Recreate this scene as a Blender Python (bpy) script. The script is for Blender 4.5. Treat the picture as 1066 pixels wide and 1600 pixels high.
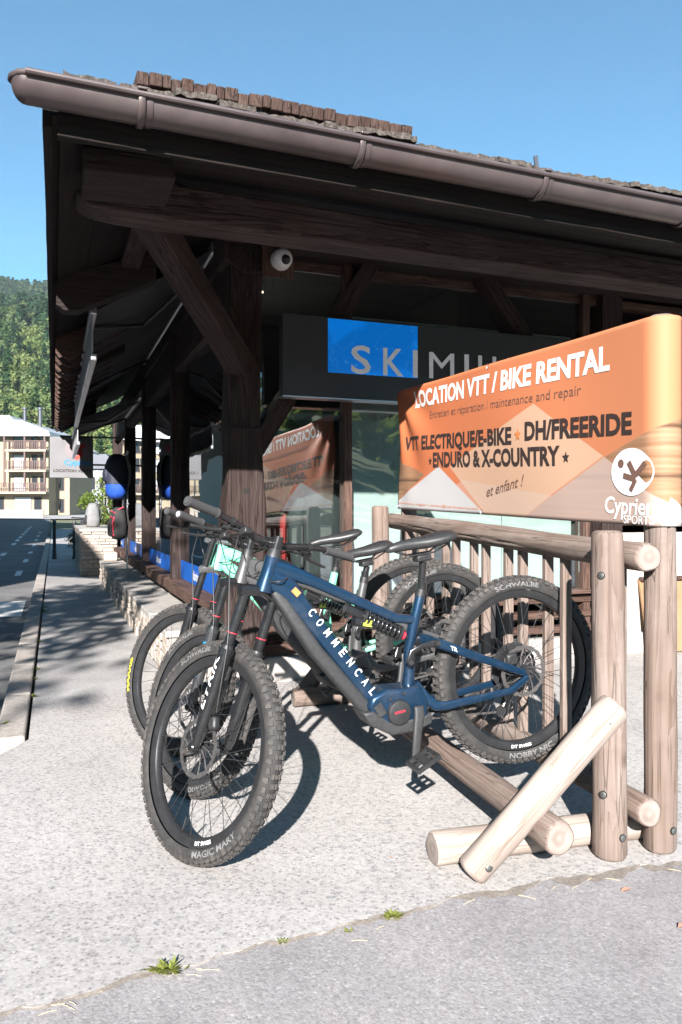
import bpy, math, random
import numpy as np
from mathutils import Matrix, Vector

random.seed(7)
rng = np.random.default_rng(11)
scene = bpy.context.scene
for _o in list(bpy.data.objects):
    bpy.data.objects.remove(_o)
COL = scene.collection
R = math.radians

# ------------------------------------------------------------------ camera
CAM_H = 1.182
cam_d = bpy.data.cameras.new('camera')
cam = bpy.data.objects.new('camera', cam_d)
COL.objects.link(cam)
cam.location = (0, 0, CAM_H)
cam.rotation_euler = (R(90), 0, 0)
cam_d.sensor_fit = 'VERTICAL'
cam_d.sensor_height = 36.0
cam_d.lens = 27.0
cam_d.shift_y = -1.5 / 1600
cam_d.clip_start = 0.05
cam_d.clip_end = 6000
scene.camera = cam

# ------------------------------------------------------------------ world, sun, exposure
SUN_EL, SUN_AZ = 26.5, 5.0           # shadows fall away from the camera, 5 degrees to the right
world = bpy.data.worlds.new('World')
scene.world = world
world.use_nodes = True
wn = world.node_tree.nodes
wl = world.node_tree.links
wn.clear()
w_out = wn.new('ShaderNodeOutputWorld')
w_bg = wn.new('ShaderNodeBackground')
w_sky = wn.new('ShaderNodeTexSky')
w_sky.sky_type = 'NISHITA'
w_sky.sun_disc = False
w_sky.sun_elevation = R(SUN_EL)
w_sky.sun_rotation = R(180 + SUN_AZ)
w_sky.altitude = 1000
w_sky.air_density = 1.0
w_sky.dust_density = 0.6
w_sky.ozone_density = 1.6
w_bg.inputs['Strength'].default_value = 0.064
w_tint = wn.new('ShaderNodeMix')
w_tint.data_type = 'RGBA'
w_tint.blend_type = 'MULTIPLY'
w_tint.inputs[0].default_value = 1.0
w_tint.inputs[7].default_value = (0.46, 0.905, 0.965, 1)     # the clear teal-blue of this sky, the same all round
wl.new(w_sky.outputs[0], w_tint.inputs[6])
wl.new(w_tint.outputs[2], w_bg.inputs[0])
wl.new(w_bg.outputs[0], w_out.inputs[0])

sun_d = bpy.data.lights.new('sun', 'SUN')
sun_d.energy = 5.0
sun_d.angle = R(0.53)
sun_d.color = (1.0, 0.96, 0.92)
sun = bpy.data.objects.new('sun', sun_d)
COL.objects.link(sun)
_sd = Vector((math.sin(R(SUN_AZ)) * math.cos(R(SUN_EL)), math.cos(R(SUN_AZ)) * math.cos(R(SUN_EL)), -math.sin(R(SUN_EL))))
sun.rotation_euler = _sd.to_track_quat('-Z', 'Y').to_euler()

scene.view_settings.view_transform = 'Standard'
scene.view_settings.look = 'None'
scene.view_settings.gamma = 1.0
scene.view_settings.exposure = 1.76
scene.view_settings.use_curve_mapping = False
scene.render.engine = 'CYCLES'
scene.cycles.use_denoising = True
scene.cycles.max_bounces = 8
scene.cycles.transparent_max_bounces = 12
scene.cycles.caustics_reflective = False
scene.cycles.caustics_refractive = False

# ------------------------------------------------------------------ helpers: materials
def lin(c):
    return tuple(((x / 12.92) if x <= 0.04045 else ((x + 0.055) / 1.055) ** 2.4) for x in c)

def rgba(c):
    return (c[0], c[1], c[2], 1.0)

class NT:
    def __init__(self, name):
        self.m = bpy.data.materials.new(name)
        self.m.use_nodes = True
        self.t = self.m.node_tree
        self.t.nodes.clear()
        self.out = self.n('ShaderNodeOutputMaterial')
    def n(self, typ, **kw):
        nd = self.t.nodes.new(typ)
        for k, v in kw.items():
            setattr(nd, k, v)
        return nd
    def l(self, a, b):
        self.t.links.new(a, b)
    def coords(self, scale=(1, 1, 1), kind='Object', rnd=True):
        tc = self.n('ShaderNodeTexCoord')
        mp = self.n('ShaderNodeMapping')
        mp.inputs['Scale'].default_value = scale
        self.l(tc.outputs[kind], mp.inputs['Vector'])
        if rnd:
            oi = self.n('ShaderNodeObjectInfo')
            ml = self.n('ShaderNodeMath', operation='MULTIPLY')
            ml.inputs[1].default_value = 37.0
            self.l(oi.outputs['Random'], ml.inputs[0])
            cb = self.n('ShaderNodeCombineXYZ')
            for i in range(3):
                self.l(ml.outputs[0], cb.inputs[i])
            self.l(cb.outputs[0], mp.inputs['Location'])
        return mp.outputs[0]
    def noise(self, vec, scale, detail=4, rough=0.55, dist=0.0):
        nd = self.n('ShaderNodeTexNoise')
        nd.inputs['Scale'].default_value = scale
        nd.inputs['Detail'].default_value = detail
        nd.inputs['Roughness'].default_value = rough
        nd.inputs['Distortion'].default_value = dist
        self.l(vec, nd.inputs['Vector'])
        return nd.outputs[0]
    def ramp(self, fac, stops):
        nd = self.n('ShaderNodeValToRGB')
        e = nd.color_ramp.elements
        e[0].position, e[0].color = stops[0][0], rgba(stops[0][1])
        e[1].position, e[1].color = stops[-1][0], rgba(stops[-1][1])
        for p, c in stops[1:-1]:
            x = e.new(p)
            x.color = rgba(c)
        self.l(fac, nd.inputs[0])
        return nd.outputs[0]
    def mix(self, fac, a, b, blend='MIX'):
        nd = self.n('ShaderNodeMix', data_type='RGBA', blend_type=blend)
        self.set(nd.inputs[0], fac)
        self.set(nd.inputs[6], a)
        self.set(nd.inputs[7], b)
        return nd.outputs[2]
    def math(self, op, a, b=0.0, clamp=False):
        nd = self.n('ShaderNodeMath', operation=op, use_clamp=clamp)
        self.set(nd.inputs[0], a)
        self.set(nd.inputs[1], b)
        return nd.outputs[0]
    def set(self, sock, v):
        if isinstance(v, bpy.types.NodeSocket):
            self.l(v, sock)
        elif isinstance(v, (tuple, list)) and sock.type == 'RGBA':
            sock.default_value = rgba(v)
        else:
            sock.default_value = v
    def bsdf(self, color, rough=0.6, metal=0.0, coat=0.0, bump=None, bump_d=0.002, bump_s=0.6, emit=None, emit_s=0.0, spec=0.5):
        b = self.n('ShaderNodeBsdfPrincipled')
        self.set(b.inputs['Base Color'], color)
        self.set(b.inputs['Roughness'], rough)
        self.set(b.inputs['Metallic'], metal)
        b.inputs['Coat Weight'].default_value = coat
        b.inputs['Coat Roughness'].default_value = 0.12
        b.inputs['Specular IOR Level'].default_value = spec
        if emit is not None:
            self.set(b.inputs['Emission Color'], emit)
            b.inputs['Emission Strength'].default_value = emit_s
        if bump is not None:
            bp = self.n('ShaderNodeBump')
            bp.inputs['Strength'].default_value = bump_s
            bp.inputs['Distance'].default_value = bump_d
            self.l(bump, bp.inputs['Height'])
            self.l(bp.outputs[0], b.inputs['Normal'])
        self.l(b.outputs[0], self.out.inputs[0])
        return b

def speckle(name, c1, c2, scale, rough=0.6, metal=0.0, coat=0.0, bump=0.0, contrast=0.25, detail=5, kind='Object', dust=None, spec=0.5):
    """even-coloured surface with mild procedural variation and wear"""
    t = NT(name)
    v = t.coords(kind=kind)
    f = t.noise(v, scale, detail, 0.6)
    col = t.ramp(f, [(0.5 - contrast, c1), (0.5 + contrast, c2)])
    if dust:
        g = t.noise(v, scale * 0.23, 5, 0.7)
        k = t.ramp(g, [(0.45, (0, 0, 0)), (0.75, (1, 1, 1))])
        col = t.mix(t.math('MULTIPLY', k, dust[1]), col, dust[0])
    rg = t.math('ADD', t.math('MULTIPLY', f, 0.25), rough - 0.125)
    t.bsdf(col, rg, metal, coat, bump=f if bump else None, bump_d=bump if bump else 0.001, spec=spec)
    return t.m

def plain(name, c, rough=0.5, metal=0.0, coat=0.0, emit=None, emit_s=0.0):
    t = NT(name)
    f = t.noise(t.coords(), 35, 3)
    d = tuple(x * 0.86 for x in c)
    t.bsdf(t.ramp(f, [(0.3, d), (0.7, c)]), rough, metal, coat, emit=emit, emit_s=emit_s)
    return t.m

def wood(name, light, mid, dark, grain=1.0, rough=0.8, bump=0.003, crack=0.6, tone=0.3, axis='z', ring_w=0.42, knots=0.0):
    """grain runs along the object's local Z (or the axis named)"""
    t = NT(name)
    v = t.coords((1, 1, 1))
    if axis != 'z':
        rt = t.n('ShaderNodeMapping')
        rt.inputs['Rotation'].default_value = (0, R(90), 0) if axis == 'x' else (R(90), 0, 0)
        t.l(v, rt.inputs['Vector'])
        v = rt.outputs[0]
    mp = t.n('ShaderNodeMapping')
    mp.inputs['Scale'].default_value = (14 * grain, 14 * grain, 0.9 * grain)
    t.l(v, mp.inputs['Vector'])
    big = t.noise(mp.outputs[0], 1.0, 3, 0.5, 1.2)
    rings = t.math('FRACT', t.math('MULTIPLY', big, 7.0))
    mp2 = t.n('ShaderNodeMapping')
    mp2.inputs['Scale'].default_value = (75 * grain, 75 * grain, 2.2 * grain)
    t.l(v, mp2.inputs['Vector'])
    fine = t.noise(mp2.outputs[0], 1.0, 5, 0.65)
    patch = t.noise(v, 2.3, 3, 0.5)
    g = t.math('ADD', t.math('MULTIPLY', rings, ring_w), t.math('MULTIPLY', fine, 1 - ring_w))
    col = t.ramp(g, [(0.22, dark), (0.45, mid), (0.75, light)])
    tint = t.ramp(patch, [(0.3, tuple(1 - tone * x for x in (0.8, 1.0, 1.1))), (0.7, (1, 1, 1))])
    col = t.mix(1.0, col, tint, 'MULTIPLY')
    if knots:
        mk = t.n('ShaderNodeMapping')
        mk.inputs['Scale'].default_value = (7.0, 7.0, 4.2)
        t.l(v, mk.inputs['Vector'])
        vk = t.n('ShaderNodeTexVoronoi')
        vk.inputs['Scale'].default_value = 1.0
        t.l(mk.outputs[0], vk.inputs['Vector'])
        kd = t.ramp(vk.outputs['Distance'], [(0.05, (1, 1, 1)), (0.17, (0, 0, 0))])
        sk = t.n('ShaderNodeSeparateColor')
        t.l(vk.outputs['Color'], sk.inputs[0])
        kd = t.math('MULTIPLY', kd, t.math('GREATER_THAN', sk.outputs[0], 0.55))
        col = t.mix(t.math('MULTIPLY', kd, knots), col, tuple(x * 0.55 for x in dark))
        dirt = t.noise(v, 6.0, 6, 0.7)
        col = t.mix(t.math('MULTIPLY', t.ramp(dirt, [(0.52, (0, 0, 0)), (0.75, (1, 1, 1))]), 0.45), col, tuple(x * 0.8 for x in dark))
    mp3 = t.n('ShaderNodeMapping')
    mp3.inputs['Scale'].default_value = (22, 22, 0.7)
    t.l(v, mp3.inputs['Vector'])
    ck = t.noise(mp3.outputs[0], 1.3, 2, 0.4, 0.4)
    ckm = t.ramp(t.math('ABSOLUTE', t.math('SUBTRACT', ck, 0.5)), [(0.004, (1, 1, 1)), (0.014, (0, 0, 0))])
    col = t.mix(t.math('MULTIPLY', ckm, crack), col, tuple(x * 0.25 for x in dark))
    hgt = t.math('SUBTRACT', g, t.math('MULTIPLY', ckm, crack))
    t.bsdf(col, rough, 0, 0, bump=hgt, bump_d=bump, bump_s=0.7, spec=0.25)
    return t.m

def end_grain(name, c1, c2):
    t = NT(name)
    v = t.coords((1, 1, 0), rnd=False)
    ln = t.n('ShaderNodeVectorMath', operation='LENGTH')
    t.l(v, ln.inputs[0])
    nz = t.noise(t.coords(), 14, 3)
    r = t.math('ADD', t.math('MULTIPLY', ln.outputs['Value'], 190.0), t.math('MULTIPLY', nz, 3.0))
    w = t.math('ADD', t.math('MULTIPLY', t.math('SINE', r), 0.11), t.math('MULTIPLY', nz, 1.0))
    t.bsdf(t.ramp(w, [(0.2, c1), (0.75, c2)]), 0.85, bump=w, bump_d=0.001, spec=0.2)
    return t.m

# ------------------------------------------------------------------ helpers: meshes
class MB:
    """collects one part's geometry"""
    def __init__(self):
        self.v, self.f, self.mi = [], [], []
        self.cur = 0
    def add(self, verts, faces):
        o = len(self.v)
        self.v.extend([tuple(p) for p in verts])
        for fc in faces:
            self.f.append(tuple(i + o for i in fc))
            self.mi.append(self.cur)
        return self
    def box(self, x0, x1, y0, y1, z0, z1):
        return self.add([(x0, y0, z0), (x1, y0, z0), (x1, y1, z0), (x0, y1, z0), (x0, y0, z1), (x1, y0, z1), (x1, y1, z1), (x0, y1, z1)],
                        [(0, 3, 2, 1), (4, 5, 6, 7), (0, 1, 5, 4), (1, 2, 6, 5), (2, 3, 7, 6), (3, 0, 4, 7)])
    def obox(self, c, ax, ay, az):
        """box from centre and three half-axis vectors"""
        c, ax, ay, az = (Vector(q) for q in (c, ax, ay, az))
        vs = [c + sx * ax + sy * ay + sz * az for sz in (-1, 1) for sx, sy in ((-1, -1), (1, -1), (1, 1), (-1, 1))]
        fs = [(0, 3, 2, 1), (4, 5, 6, 7), (0, 1, 5, 4), (1, 2, 6, 5), (2, 3, 7, 6), (3, 0, 4, 7)]
        if ax.cross(ay).dot(az) < 0:
            fs = [tuple(reversed(q)) for q in fs]
        return self.add(vs, fs)
    def frames(self, path):
        P = [Vector(q) for q in path]
        T = []
        for i in range(len(P)):
            a = P[max(i - 1, 0)]
            b = P[min(i + 1, len(P) - 1)]
            d = b - a
            T.append(d.normalized() if d.length > 1e-9 else Vector((0, 0, 1)))
        up = Vector((0, 0, 1)) if abs(T[0].z) < 0.9 else Vector((0, 1, 0))
        N = (up - T[0] * up.dot(T[0])).normalized()
        out = []
        for i, p in enumerate(P):
            N = (N - T[i] * N.dot(T[i]))
            N = N.normalized() if N.length > 1e-6 else T[i].orthogonal().normalized()
            out.append((p, N, T[i].cross(N)))
        return out
    def tube(self, path, r, n=10, caps=True):
        fr = self.frames(path)
        rs = r if isinstance(r, (list, tuple)) else [r] * len(fr)
        vs, fs = [], []
        for (p, a, b), rr in zip(fr, rs):
            for k in range(n):
                t = 2 * math.pi * k / n
                vs.append(p + a * (rr * math.cos(t)) + b * (rr * math.sin(t)))
        for i in range(len(fr) - 1):
            for k in range(n):
                k2 = (k + 1) % n
                fs.append((i * n + k, i * n + k2, (i + 1) * n + k2, (i + 1) * n + k))
        if caps:
            fs.append(tuple(reversed(range(n))))
            fs.append(tuple((len(fr) - 1) * n + k for k in range(n)))
        return self.add(vs, fs)
    def loft(self, path, secs, n=16, pw=4.0, side=(0, 1, 0)):
        """superellipse sections (half width along side, half height across) along a path"""
        P = [Vector(q) for q in path]
        s = Vector(side)
        vs, fs = [], []
        for i, p in enumerate(P):
            d = (P[min(i + 1, len(P) - 1)] - P[max(i - 1, 0)]).normalized()
            hgt = d.cross(s).normalized()
            w, h_ = secs[i]
            for k in range(n):
                t = 2 * math.pi * (k + 0.5) / n
                c, sn = math.cos(t), math.sin(t)
                x = math.copysign(abs(c) ** (2 / pw), c) * w
                y = math.copysign(abs(sn) ** (2 / pw), sn) * h_
                vs.append(p + s * x + hgt * y)
        for i in range(len(P) - 1):
            for k in range(n):
                k2 = (k + 1) % n
                fs.append((i * n + k, (i + 1) * n + k, (i + 1) * n + k2, i * n + k2))
        fs.append(tuple(range(n)))
        fs.append(tuple((len(P) - 1) * n + k for k in reversed(range(n))))
        return self.add(vs, fs)
    def lathe(self, prof, n=48, axis='y', c=(0, 0, 0), closed=False):
        """profile of (radius, offset along axis)"""
        vs, fs = [], []
        m = len(prof)
        for k in range(n):
            t = 2 * math.pi * k / n
            for r, o in prof:
                if axis == 'y':
                    q = (r * math.cos(t), o, r * math.sin(t))
                elif axis == 'z':
                    q = (r * math.cos(t), r * math.sin(t), o)
                else:
                    q = (o, r * math.cos(t), r * math.sin(t))
                vs.append((q[0] + c[0], q[1] + c[1], q[2] + c[2]))
        last = m if closed else m - 1
        for k in range(n):
            k2 = (k + 1) % n
            for i in range(last):
                j = (i + 1) % m
                f = (k * m + i, k2 * m + i, k2 * m + j, k * m + j)
                fs.append(f if axis != 'y' else tuple(reversed(f)))
        return self.add(vs, fs)
    def prism(self, poly, a, b, plane='xz'):
        """polygon in a plane, extruded along the remaining axis from a to b"""
        def P(u, w, o):
            return {'xz': (u, o, w), 'xy': (u, w, o), 'yz': (o, u, w)}[plane]
        n = len(poly)
        vs = [P(u, w, a) for u, w in poly] + [P(u, w, b) for u, w in poly]
        fs = [tuple(range(n)), tuple(reversed(range(n, 2 * n)))]
        for i in range(n):
            j = (i + 1) % n
            fs.append((i, i + n, j + n, j))
        self.add(vs, fs)
        return self
    def xform(self, M):
        self.v = [tuple(M @ Vector(p)) for p in self.v]
        return self
    def mesh(self, name, mats, smooth=None, recalc=True):
        me = bpy.data.meshes.new(name)
        me.from_pydata(self.v, [], self.f)
        for m in (mats if isinstance(mats, (list, tuple)) else [mats]):
            me.materials.append(m)
        if any(self.mi):
            me.polygons.foreach_set('material_index', self.mi)
        if recalc:
            import bmesh
            bm = bmesh.new()
            bm.from_mesh(me)
            bmesh.ops.recalc_face_normals(bm, faces=bm.faces)
            bm.to_mesh(me)
            bm.free()
        if smooth is not None:
            me.polygons.foreach_set('use_smooth', [True] * len(me.polygons))
            me.set_sharp_from_angle(angle=R(smooth))
        me.update()
        return me

def link(name, me, parent=None, mat4=None):
    o = bpy.data.objects.new(name, me)
    COL.objects.link(o)
    if parent is not None:
        o.parent = parent
    if mat4 is not None:
        o.matrix_local = mat4
    return o

def part(parent, name, mb, mats, smooth=None, bevel=0.0, mat4=None, recalc=True, segs=2):
    o = link(name, mb.mesh(name, mats, smooth, recalc), parent, mat4)
    if bevel:
        b = o.modifiers.new('bevel', 'BEVEL')
        b.width = bevel
        b.segments = segs
        b.limit_method = 'ANGLE'
        b.angle_limit = R(40)
    return o

def tag(o, label=None, cat=None, group=None, kind=None):
    if label: o['label'] = label
    if cat: o['category'] = cat
    if group: o['group'] = group
    if kind: o['kind'] = kind
    return o

def empty(name, mat4=None, label=None, cat=None, group=None):
    o = bpy.data.objects.new(name, None)
    COL.objects.link(o)
    o.empty_display_size = 0.1
    if mat4 is not None:
        o.matrix_world = mat4
    return tag(o, label, cat, group)

def zframe(a, b, roll_ref=(0, 0, 1)):
    """matrix whose local Z runs from a to b, origin at a"""
    a, b = Vector(a), Vector(b)
    z = (b - a).normalized()
    r = Vector(roll_ref)
    if abs(z.dot(r)) > 0.95:
        r = Vector((0, 1, 0))
    x = r.cross(z).normalized()
    y = z.cross(x)
    M = Matrix(((x.x, y.x, z.x, a.x), (x.y, y.y, z.y, a.y), (x.z, y.z, z.z, a.z), (0, 0, 0, 1)))
    return M, (b - a).length

def log(parent, name, a, b, r, mats, cham=0.012, n=44, wob=0.0034, taper=0.03, splits=None):
    """peeled log from a to b; splits are drying cracks (angle, start, end as fractions, depth)"""
    M, L = zframe(a, b)
    if splits is None:
        splits = [(random.uniform(0, 6.28), random.uniform(0, 0.5), random.uniform(0.6, 1.0), 0.007)]
    mb = MB()
    rings = [(0, r - cham), (cham * 0.4, r - cham * 0.3), (cham, r)]
    k = max(5, int(L / 0.07))
    for i in range(1, k):
        rings.append((cham + (L - 2 * cham) * i / k, r))
    rings += [(L - cham, r), (L - cham * 0.4, r - cham * 0.3), (L, r - cham)]
    ph = random.random() * 9
    vs, fs = [], []
    for i, (z, rr) in enumerate(rings):
        f = z / L
        rr *= 1 + taper * (0.5 - f)
        ox = 0.0035 * math.sin(z * 2.1 + ph) * min(1, L)
        oy = 0.0035 * math.sin(z * 1.7 - ph * 2) * min(1, L)
        for j in range(n):
            t = 2 * math.pi * j / n
            w = rr + wob * (0.6 * math.sin(2 * t + ph + z * 2.1) + 0.5 * math.sin(3 * t - ph * 2 + z * 4.3) + 0.3 * math.sin(5 * t + z * 11 + ph))
            for (sa, s0, s1, dp) in splits:
                js = int(round((sa + 0.10 * math.sin(z * 6 + ph)) / (2 * math.pi) * n)) % n
                if j == js and s0 <= f <= s1:
                    w -= dp * min(1.0, 6 * (f - s0) + 0.1, 6 * (s1 - f) + (1.0 if s1 > 0.98 else 0.1))
            vs.append((w * math.cos(t) + ox, w * math.sin(t) + oy, z))
    for i in range(len(rings) - 1):
        for j in range(n):
            j2 = (j + 1) % n
            fs.append((i * n + j, i * n + j2, (i + 1) * n + j2, (i + 1) * n + j))
    mb.add(vs, fs)
    mb.cur = 1
    mb.add([vs[j] for j in range(n)], [tuple(reversed(range(n)))])
    mb.add([vs[(len(rings) - 1) * n + j] for j in range(n)], [tuple(range(n))])
    return part(parent, name, mb, mats, smooth=50, mat4=M, recalc=False)

def beam(parent, name, a, b, w, h, mat, jit=0.004, bevel=0.008, ref=(0, 0, 1)):
    """rough-hewn timber of width w and height h between two points"""
    M, L = zframe(a, b, ref)
    k = max(2, int(L / 0.3))
    vs, fs = [], []
    for i in range(k + 1):
        z = L * i / k
        for sx, sy in ((-1, -1), (1, -1), (1, 1), (-1, 1)):
            vs.append((sx * w / 2 + random.uniform(-jit, jit), sy * h / 2 + random.uniform(-jit, jit), z))
    for i in range(k):
        for j in range(4):
            j2 = (j + 1) % 4
            fs.append((i * 4 + j, i * 4 + j2, i * 4 + 4 + j2, i * 4 + 4 + j))
    fs.append((3, 2, 1, 0))
    fs.append(tuple(k * 4 + j for j in range(4)))
    return part(parent, name, MB().add(vs, fs), mat, mat4=M, bevel=bevel, recalc=False)

# ------------------------------------------------------------------ helpers: lettering
_tc = {}
def text2d(s, bold=0.0, shear=0.0, space=1.0, cell=None):
    """triangles of a string, normalised: baseline at y=0, cap height 1, x from 0"""
    key = (s, bold, shear, space)
    if key in _tc:
        return _tc[key]
    cu = bpy.data.curves.new('t', 'FONT')
    cu.body = s
    cu.offset = bold
    cu.shear = shear
    cu.space_character = space
    cu.resolution_u = 3
    o = bpy.data.objects.new('t', cu)
    COL.objects.link(o)
    dg = bpy.context.evaluated_depsgraph_get()
    me = bpy.data.meshes.new_from_object(o.evaluated_get(dg))
    import bmesh
    bm = bmesh.new()
    bm.from_mesh(me)
    bmesh.ops.triangulate(bm, faces=bm.faces)
    for _ in range(3):
        es = [e for e in bm.edges if e.calc_length() > 0.3]
        if not es:
            break
        bmesh.ops.subdivide_edges(bm, edges=es, cuts=1)
        bmesh.ops.triangulate(bm, faces=bm.faces)
    bm.verts.index_update()
    vs = [(v.co.x, v.co.y) for v in bm.verts]
    fs = [tuple(v.index for v in f.verts) for f in bm.faces]
    bm.free()
    bpy.data.objects.remove(o)
    bpy.data.curves.remove(cu)
    bpy.data.meshes.remove(me)
    CAP = 0.70
    if vs:
        x0 = min(v[0] for v in vs)
        vs = [((x - x0) / CAP, y / CAP) for x, y in vs]
    w = max([v[0] for v in vs] or [1])
    _tc[key] = (vs, fs, w)
    return _tc[key]

def letters(parent, s, fn, mat, width=None, height=1.0, bold=0.0, shear=0.0, space=1.0, name='lettering'):
    """fn maps (x along, y up) in metres to a point; width squeezes or stretches the line"""
    vs, fs, w = text2d(s, bold, shear, space)
    sx = (width / w) if width else height
    mb = MB().add([fn(x * sx, y * height) for x, y in vs], fs)
    return part(parent, name, mb, mat, recalc=False)

def flat(o, xd, yd):
    o, xd, yd = Vector(o), Vector(xd).normalized(), Vector(yd).normalized()
    return lambda x, y: o + xd * x + yd * y

# ------------------------------------------------------------------ materials
def m_concrete():
    t = NT('exposed_aggregate')
    v = t.coords(rnd=False)
    vo = t.n('ShaderNodeTexVoronoi'); vo.inputs['Scale'].default_value = 95
    t.l(v, vo.inputs['Vector'])
    vo2 = t.n('ShaderNodeTexVoronoi'); vo2.inputs['Scale'].default_value = 34
    t.l(v, vo2.inputs['Vector'])
    sep = t.n('ShaderNodeSeparateColor'); t.l(vo.outputs['Color'], sep.inputs[0])
    sep2 = t.n('ShaderNodeSeparateColor'); t.l(vo2.outputs['Color'], sep2.inputs[0])
    stone = t.ramp(sep.outputs[0], [(0.0, (0.202, 0.187, 0.189)), (0.25, (0.316, 0.298, 0.290)), (0.6, (0.391, 0.374, 0.363)), (1.0, (0.458, 0.429, 0.414))])
    # scattered larger grey stones
    big = t.math('MULTIPLY', t.math('GREATER_THAN', sep2.outputs[1], 0.86), t.math('LESS_THAN', vo2.outputs['Distance'], 0.42))
    bc = t.ramp(sep2.outputs[0], [(0.0, (0.135, 0.139, 0.153)), (0.5, (0.228, 0.201, 0.196)), (1.0, (0.182, 0.194, 0.218))])
    col = t.mix(t.math('MULTIPLY', big, 0.72), stone, bc)
    mort = t.ramp(vo.outputs['Distance'], [(0.25, (0, 0, 0)), (0.6, (1, 1, 1))])
    col = t.mix(t.math('MULTIPLY', mort, 0.55), col, (0.404, 0.389, 0.377))
    lo = t.noise(v, 0.9, 5, 0.6)
    col = t.mix(1.0, col, t.ramp(lo, [(0.3, (0.84, 0.83, 0.82)), (0.65, (1, 1, 1))]), 'MULTIPLY')
    st = t.noise(v, 5.5, 5, 0.7)
    col = t.mix(t.math('MULTIPLY', t.ramp(st, [(0.58, (0, 0, 0)), (0.8, (1, 1, 1))]), 0.35), col, (0.243, 0.229, 0.226))
    wear = t.noise(v, 0.45, 7, 0.62, 0.6)
    col = t.mix(1.0, col, t.ramp(wear, [(0.32, (0.80, 0.79, 0.79)), (0.5, (0.97, 0.965, 0.96)), (0.7, (1.05, 1.045, 1.04))]), 'MULTIPLY')
    spot = t.n('ShaderNodeTexVoronoi'); spot.inputs['Scale'].default_value = 2.1
    t.l(v, spot.inputs['Vector'])
    ssp = t.n('ShaderNodeSeparateColor'); t.l(spot.outputs['Color'], ssp.inputs[0])
    oil = t.math('MULTIPLY', t.ramp(t.math('ADD', spot.outputs['Distance'], t.math('MULTIPLY', t.noise(v, 24, 4), 0.10)), [(0.08, (1, 1, 1)), (0.17, (0, 0, 0))]), t.math('GREATER_THAN', ssp.outputs[0], 0.62))
    col = t.mix(t.math('MULTIPLY', oil, 0.30), col, (0.14, 0.13, 0.125))
    fine = t.noise(v, 160, 3)
    h = t.math('ADD', t.math('MULTIPLY', vo.outputs['Distance'], -1.0), t.math('MULTIPLY', fine, 0.6))
    t.bsdf(col, 0.85, bump=h, bump_d=0.0011, bump_s=0.4, spec=0.3)
    return t.m

def m_asphalt(name, lo, hi, tint=(1, 1, 1), sc=130, patch=0.8):
    t = NT(name)
    v = t.coords(rnd=False)
    vo = t.n('ShaderNodeTexVoronoi'); vo.inputs['Scale'].default_value = sc
    t.l(v, vo.inputs['Vector'])
    sep = t.n('ShaderNodeSeparateColor'); t.l(vo.outputs['Color'], sep.inputs[0])
    col = t.ramp(sep.outputs[0], [(0.0, tuple(lo * x * 0.75 for x in tint)), (0.5, tuple((lo + hi) / 2 * x for x in tint)), (0.93, tuple(hi * x for x in tint)), (1.0, tuple(min(hi * 1.35, 0.7) * x for x in tint))])
    fine = t.noise(v, sc * 2.4, 2)
    col = t.mix(0.5, col, t.ramp(fine, [(0.3, tuple(lo * 0.8 * x for x in tint)), (0.7, tuple(hi * x for x in tint))]))
    big = t.noise(v, 1.4, 6, 0.65)
    col = t.mix(1.0, col, t.ramp(big, [(0.3, (patch, patch, patch)), (0.7, (1.06, 1.04, 1.03))]), 'MULTIPLY')
    stain = t.noise(v, 0.7, 7, 0.65, 0.8)
    col = t.mix(1.0, col, t.ramp(stain, [(0.35, (0.78, 0.77, 0.77)), (0.52, (1, 1, 1)), (0.7, (1.10, 1.08, 1.06))]), 'MULTIPLY')
    mid = t.noise(v, 9, 5, 0.7)
    col = t.mix(t.math('MULTIPLY', t.ramp(mid, [(0.6, (0, 0, 0)), (0.78, (1, 1, 1))]), 0.3), col, (0.25, 0.22, 0.205))
    t.bsdf(col, 0.9, bump=t.math('SUBTRACT', fine, vo.outputs['Distance']), bump_d=0.0012, bump_s=0.4, spec=0.25)
    return t.m

def m_stone(name, a, b, c, sc=9):
    t = NT(name)
    v = t.coords()
    n1 = t.noise(v, sc, 8, 0.65)
    n2 = t.noise(v, sc * 5, 4, 0.6)
    col = t.ramp(n1, [(0.3, a), (0.5, b), (0.72, c)])
    col = t.mix(t.math('MULTIPLY', n2, 0.4), col, a)
    t.bsdf(col, 0.9, bump=t.math('ADD', n1, t.math('MULTIPLY', n2, 0.5)), bump_d=0.01, bump_s=0.6, spec=0.2)
    return t.m

def m_glass(name, base=0.08, tint=(0.93, 0.97, 0.96), wav=0.0008):
    t = NT(name)
    tr = t.n('ShaderNodeBsdfTransparent'); tr.inputs[0].default_value = rgba(tint)
    gl = t.n('ShaderNodeBsdfGlossy'); gl.inputs['Roughness'].default_value = 0.0
    gl.inputs['Color'].default_value = (0.95, 0.97, 1, 1)
    fr = t.n('ShaderNodeFresnel'); fr.inputs[0].default_value = 1.5
    nz = t.noise(t.coords(rnd=False), 1.6, 2)
    bp = t.n('ShaderNodeBump'); bp.inputs['Strength'].default_value = 0.12; bp.inputs['Distance'].default_value = wav * 20
    t.l(nz, bp.inputs['Height']); t.l(bp.outputs[0], gl.inputs['Normal'])
    fac = t.math('ADD', t.math('MULTIPLY', fr.outputs[0], 1.0), base, clamp=True)
    mx = t.n('ShaderNodeMixShader'); t.l(fac, mx.inputs[0]); t.l(tr.outputs[0], mx.inputs[1]); t.l(gl.outputs[0], mx.inputs[2])
    t.l(mx.outputs[0], t.out.inputs[0])
    return t.m

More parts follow.
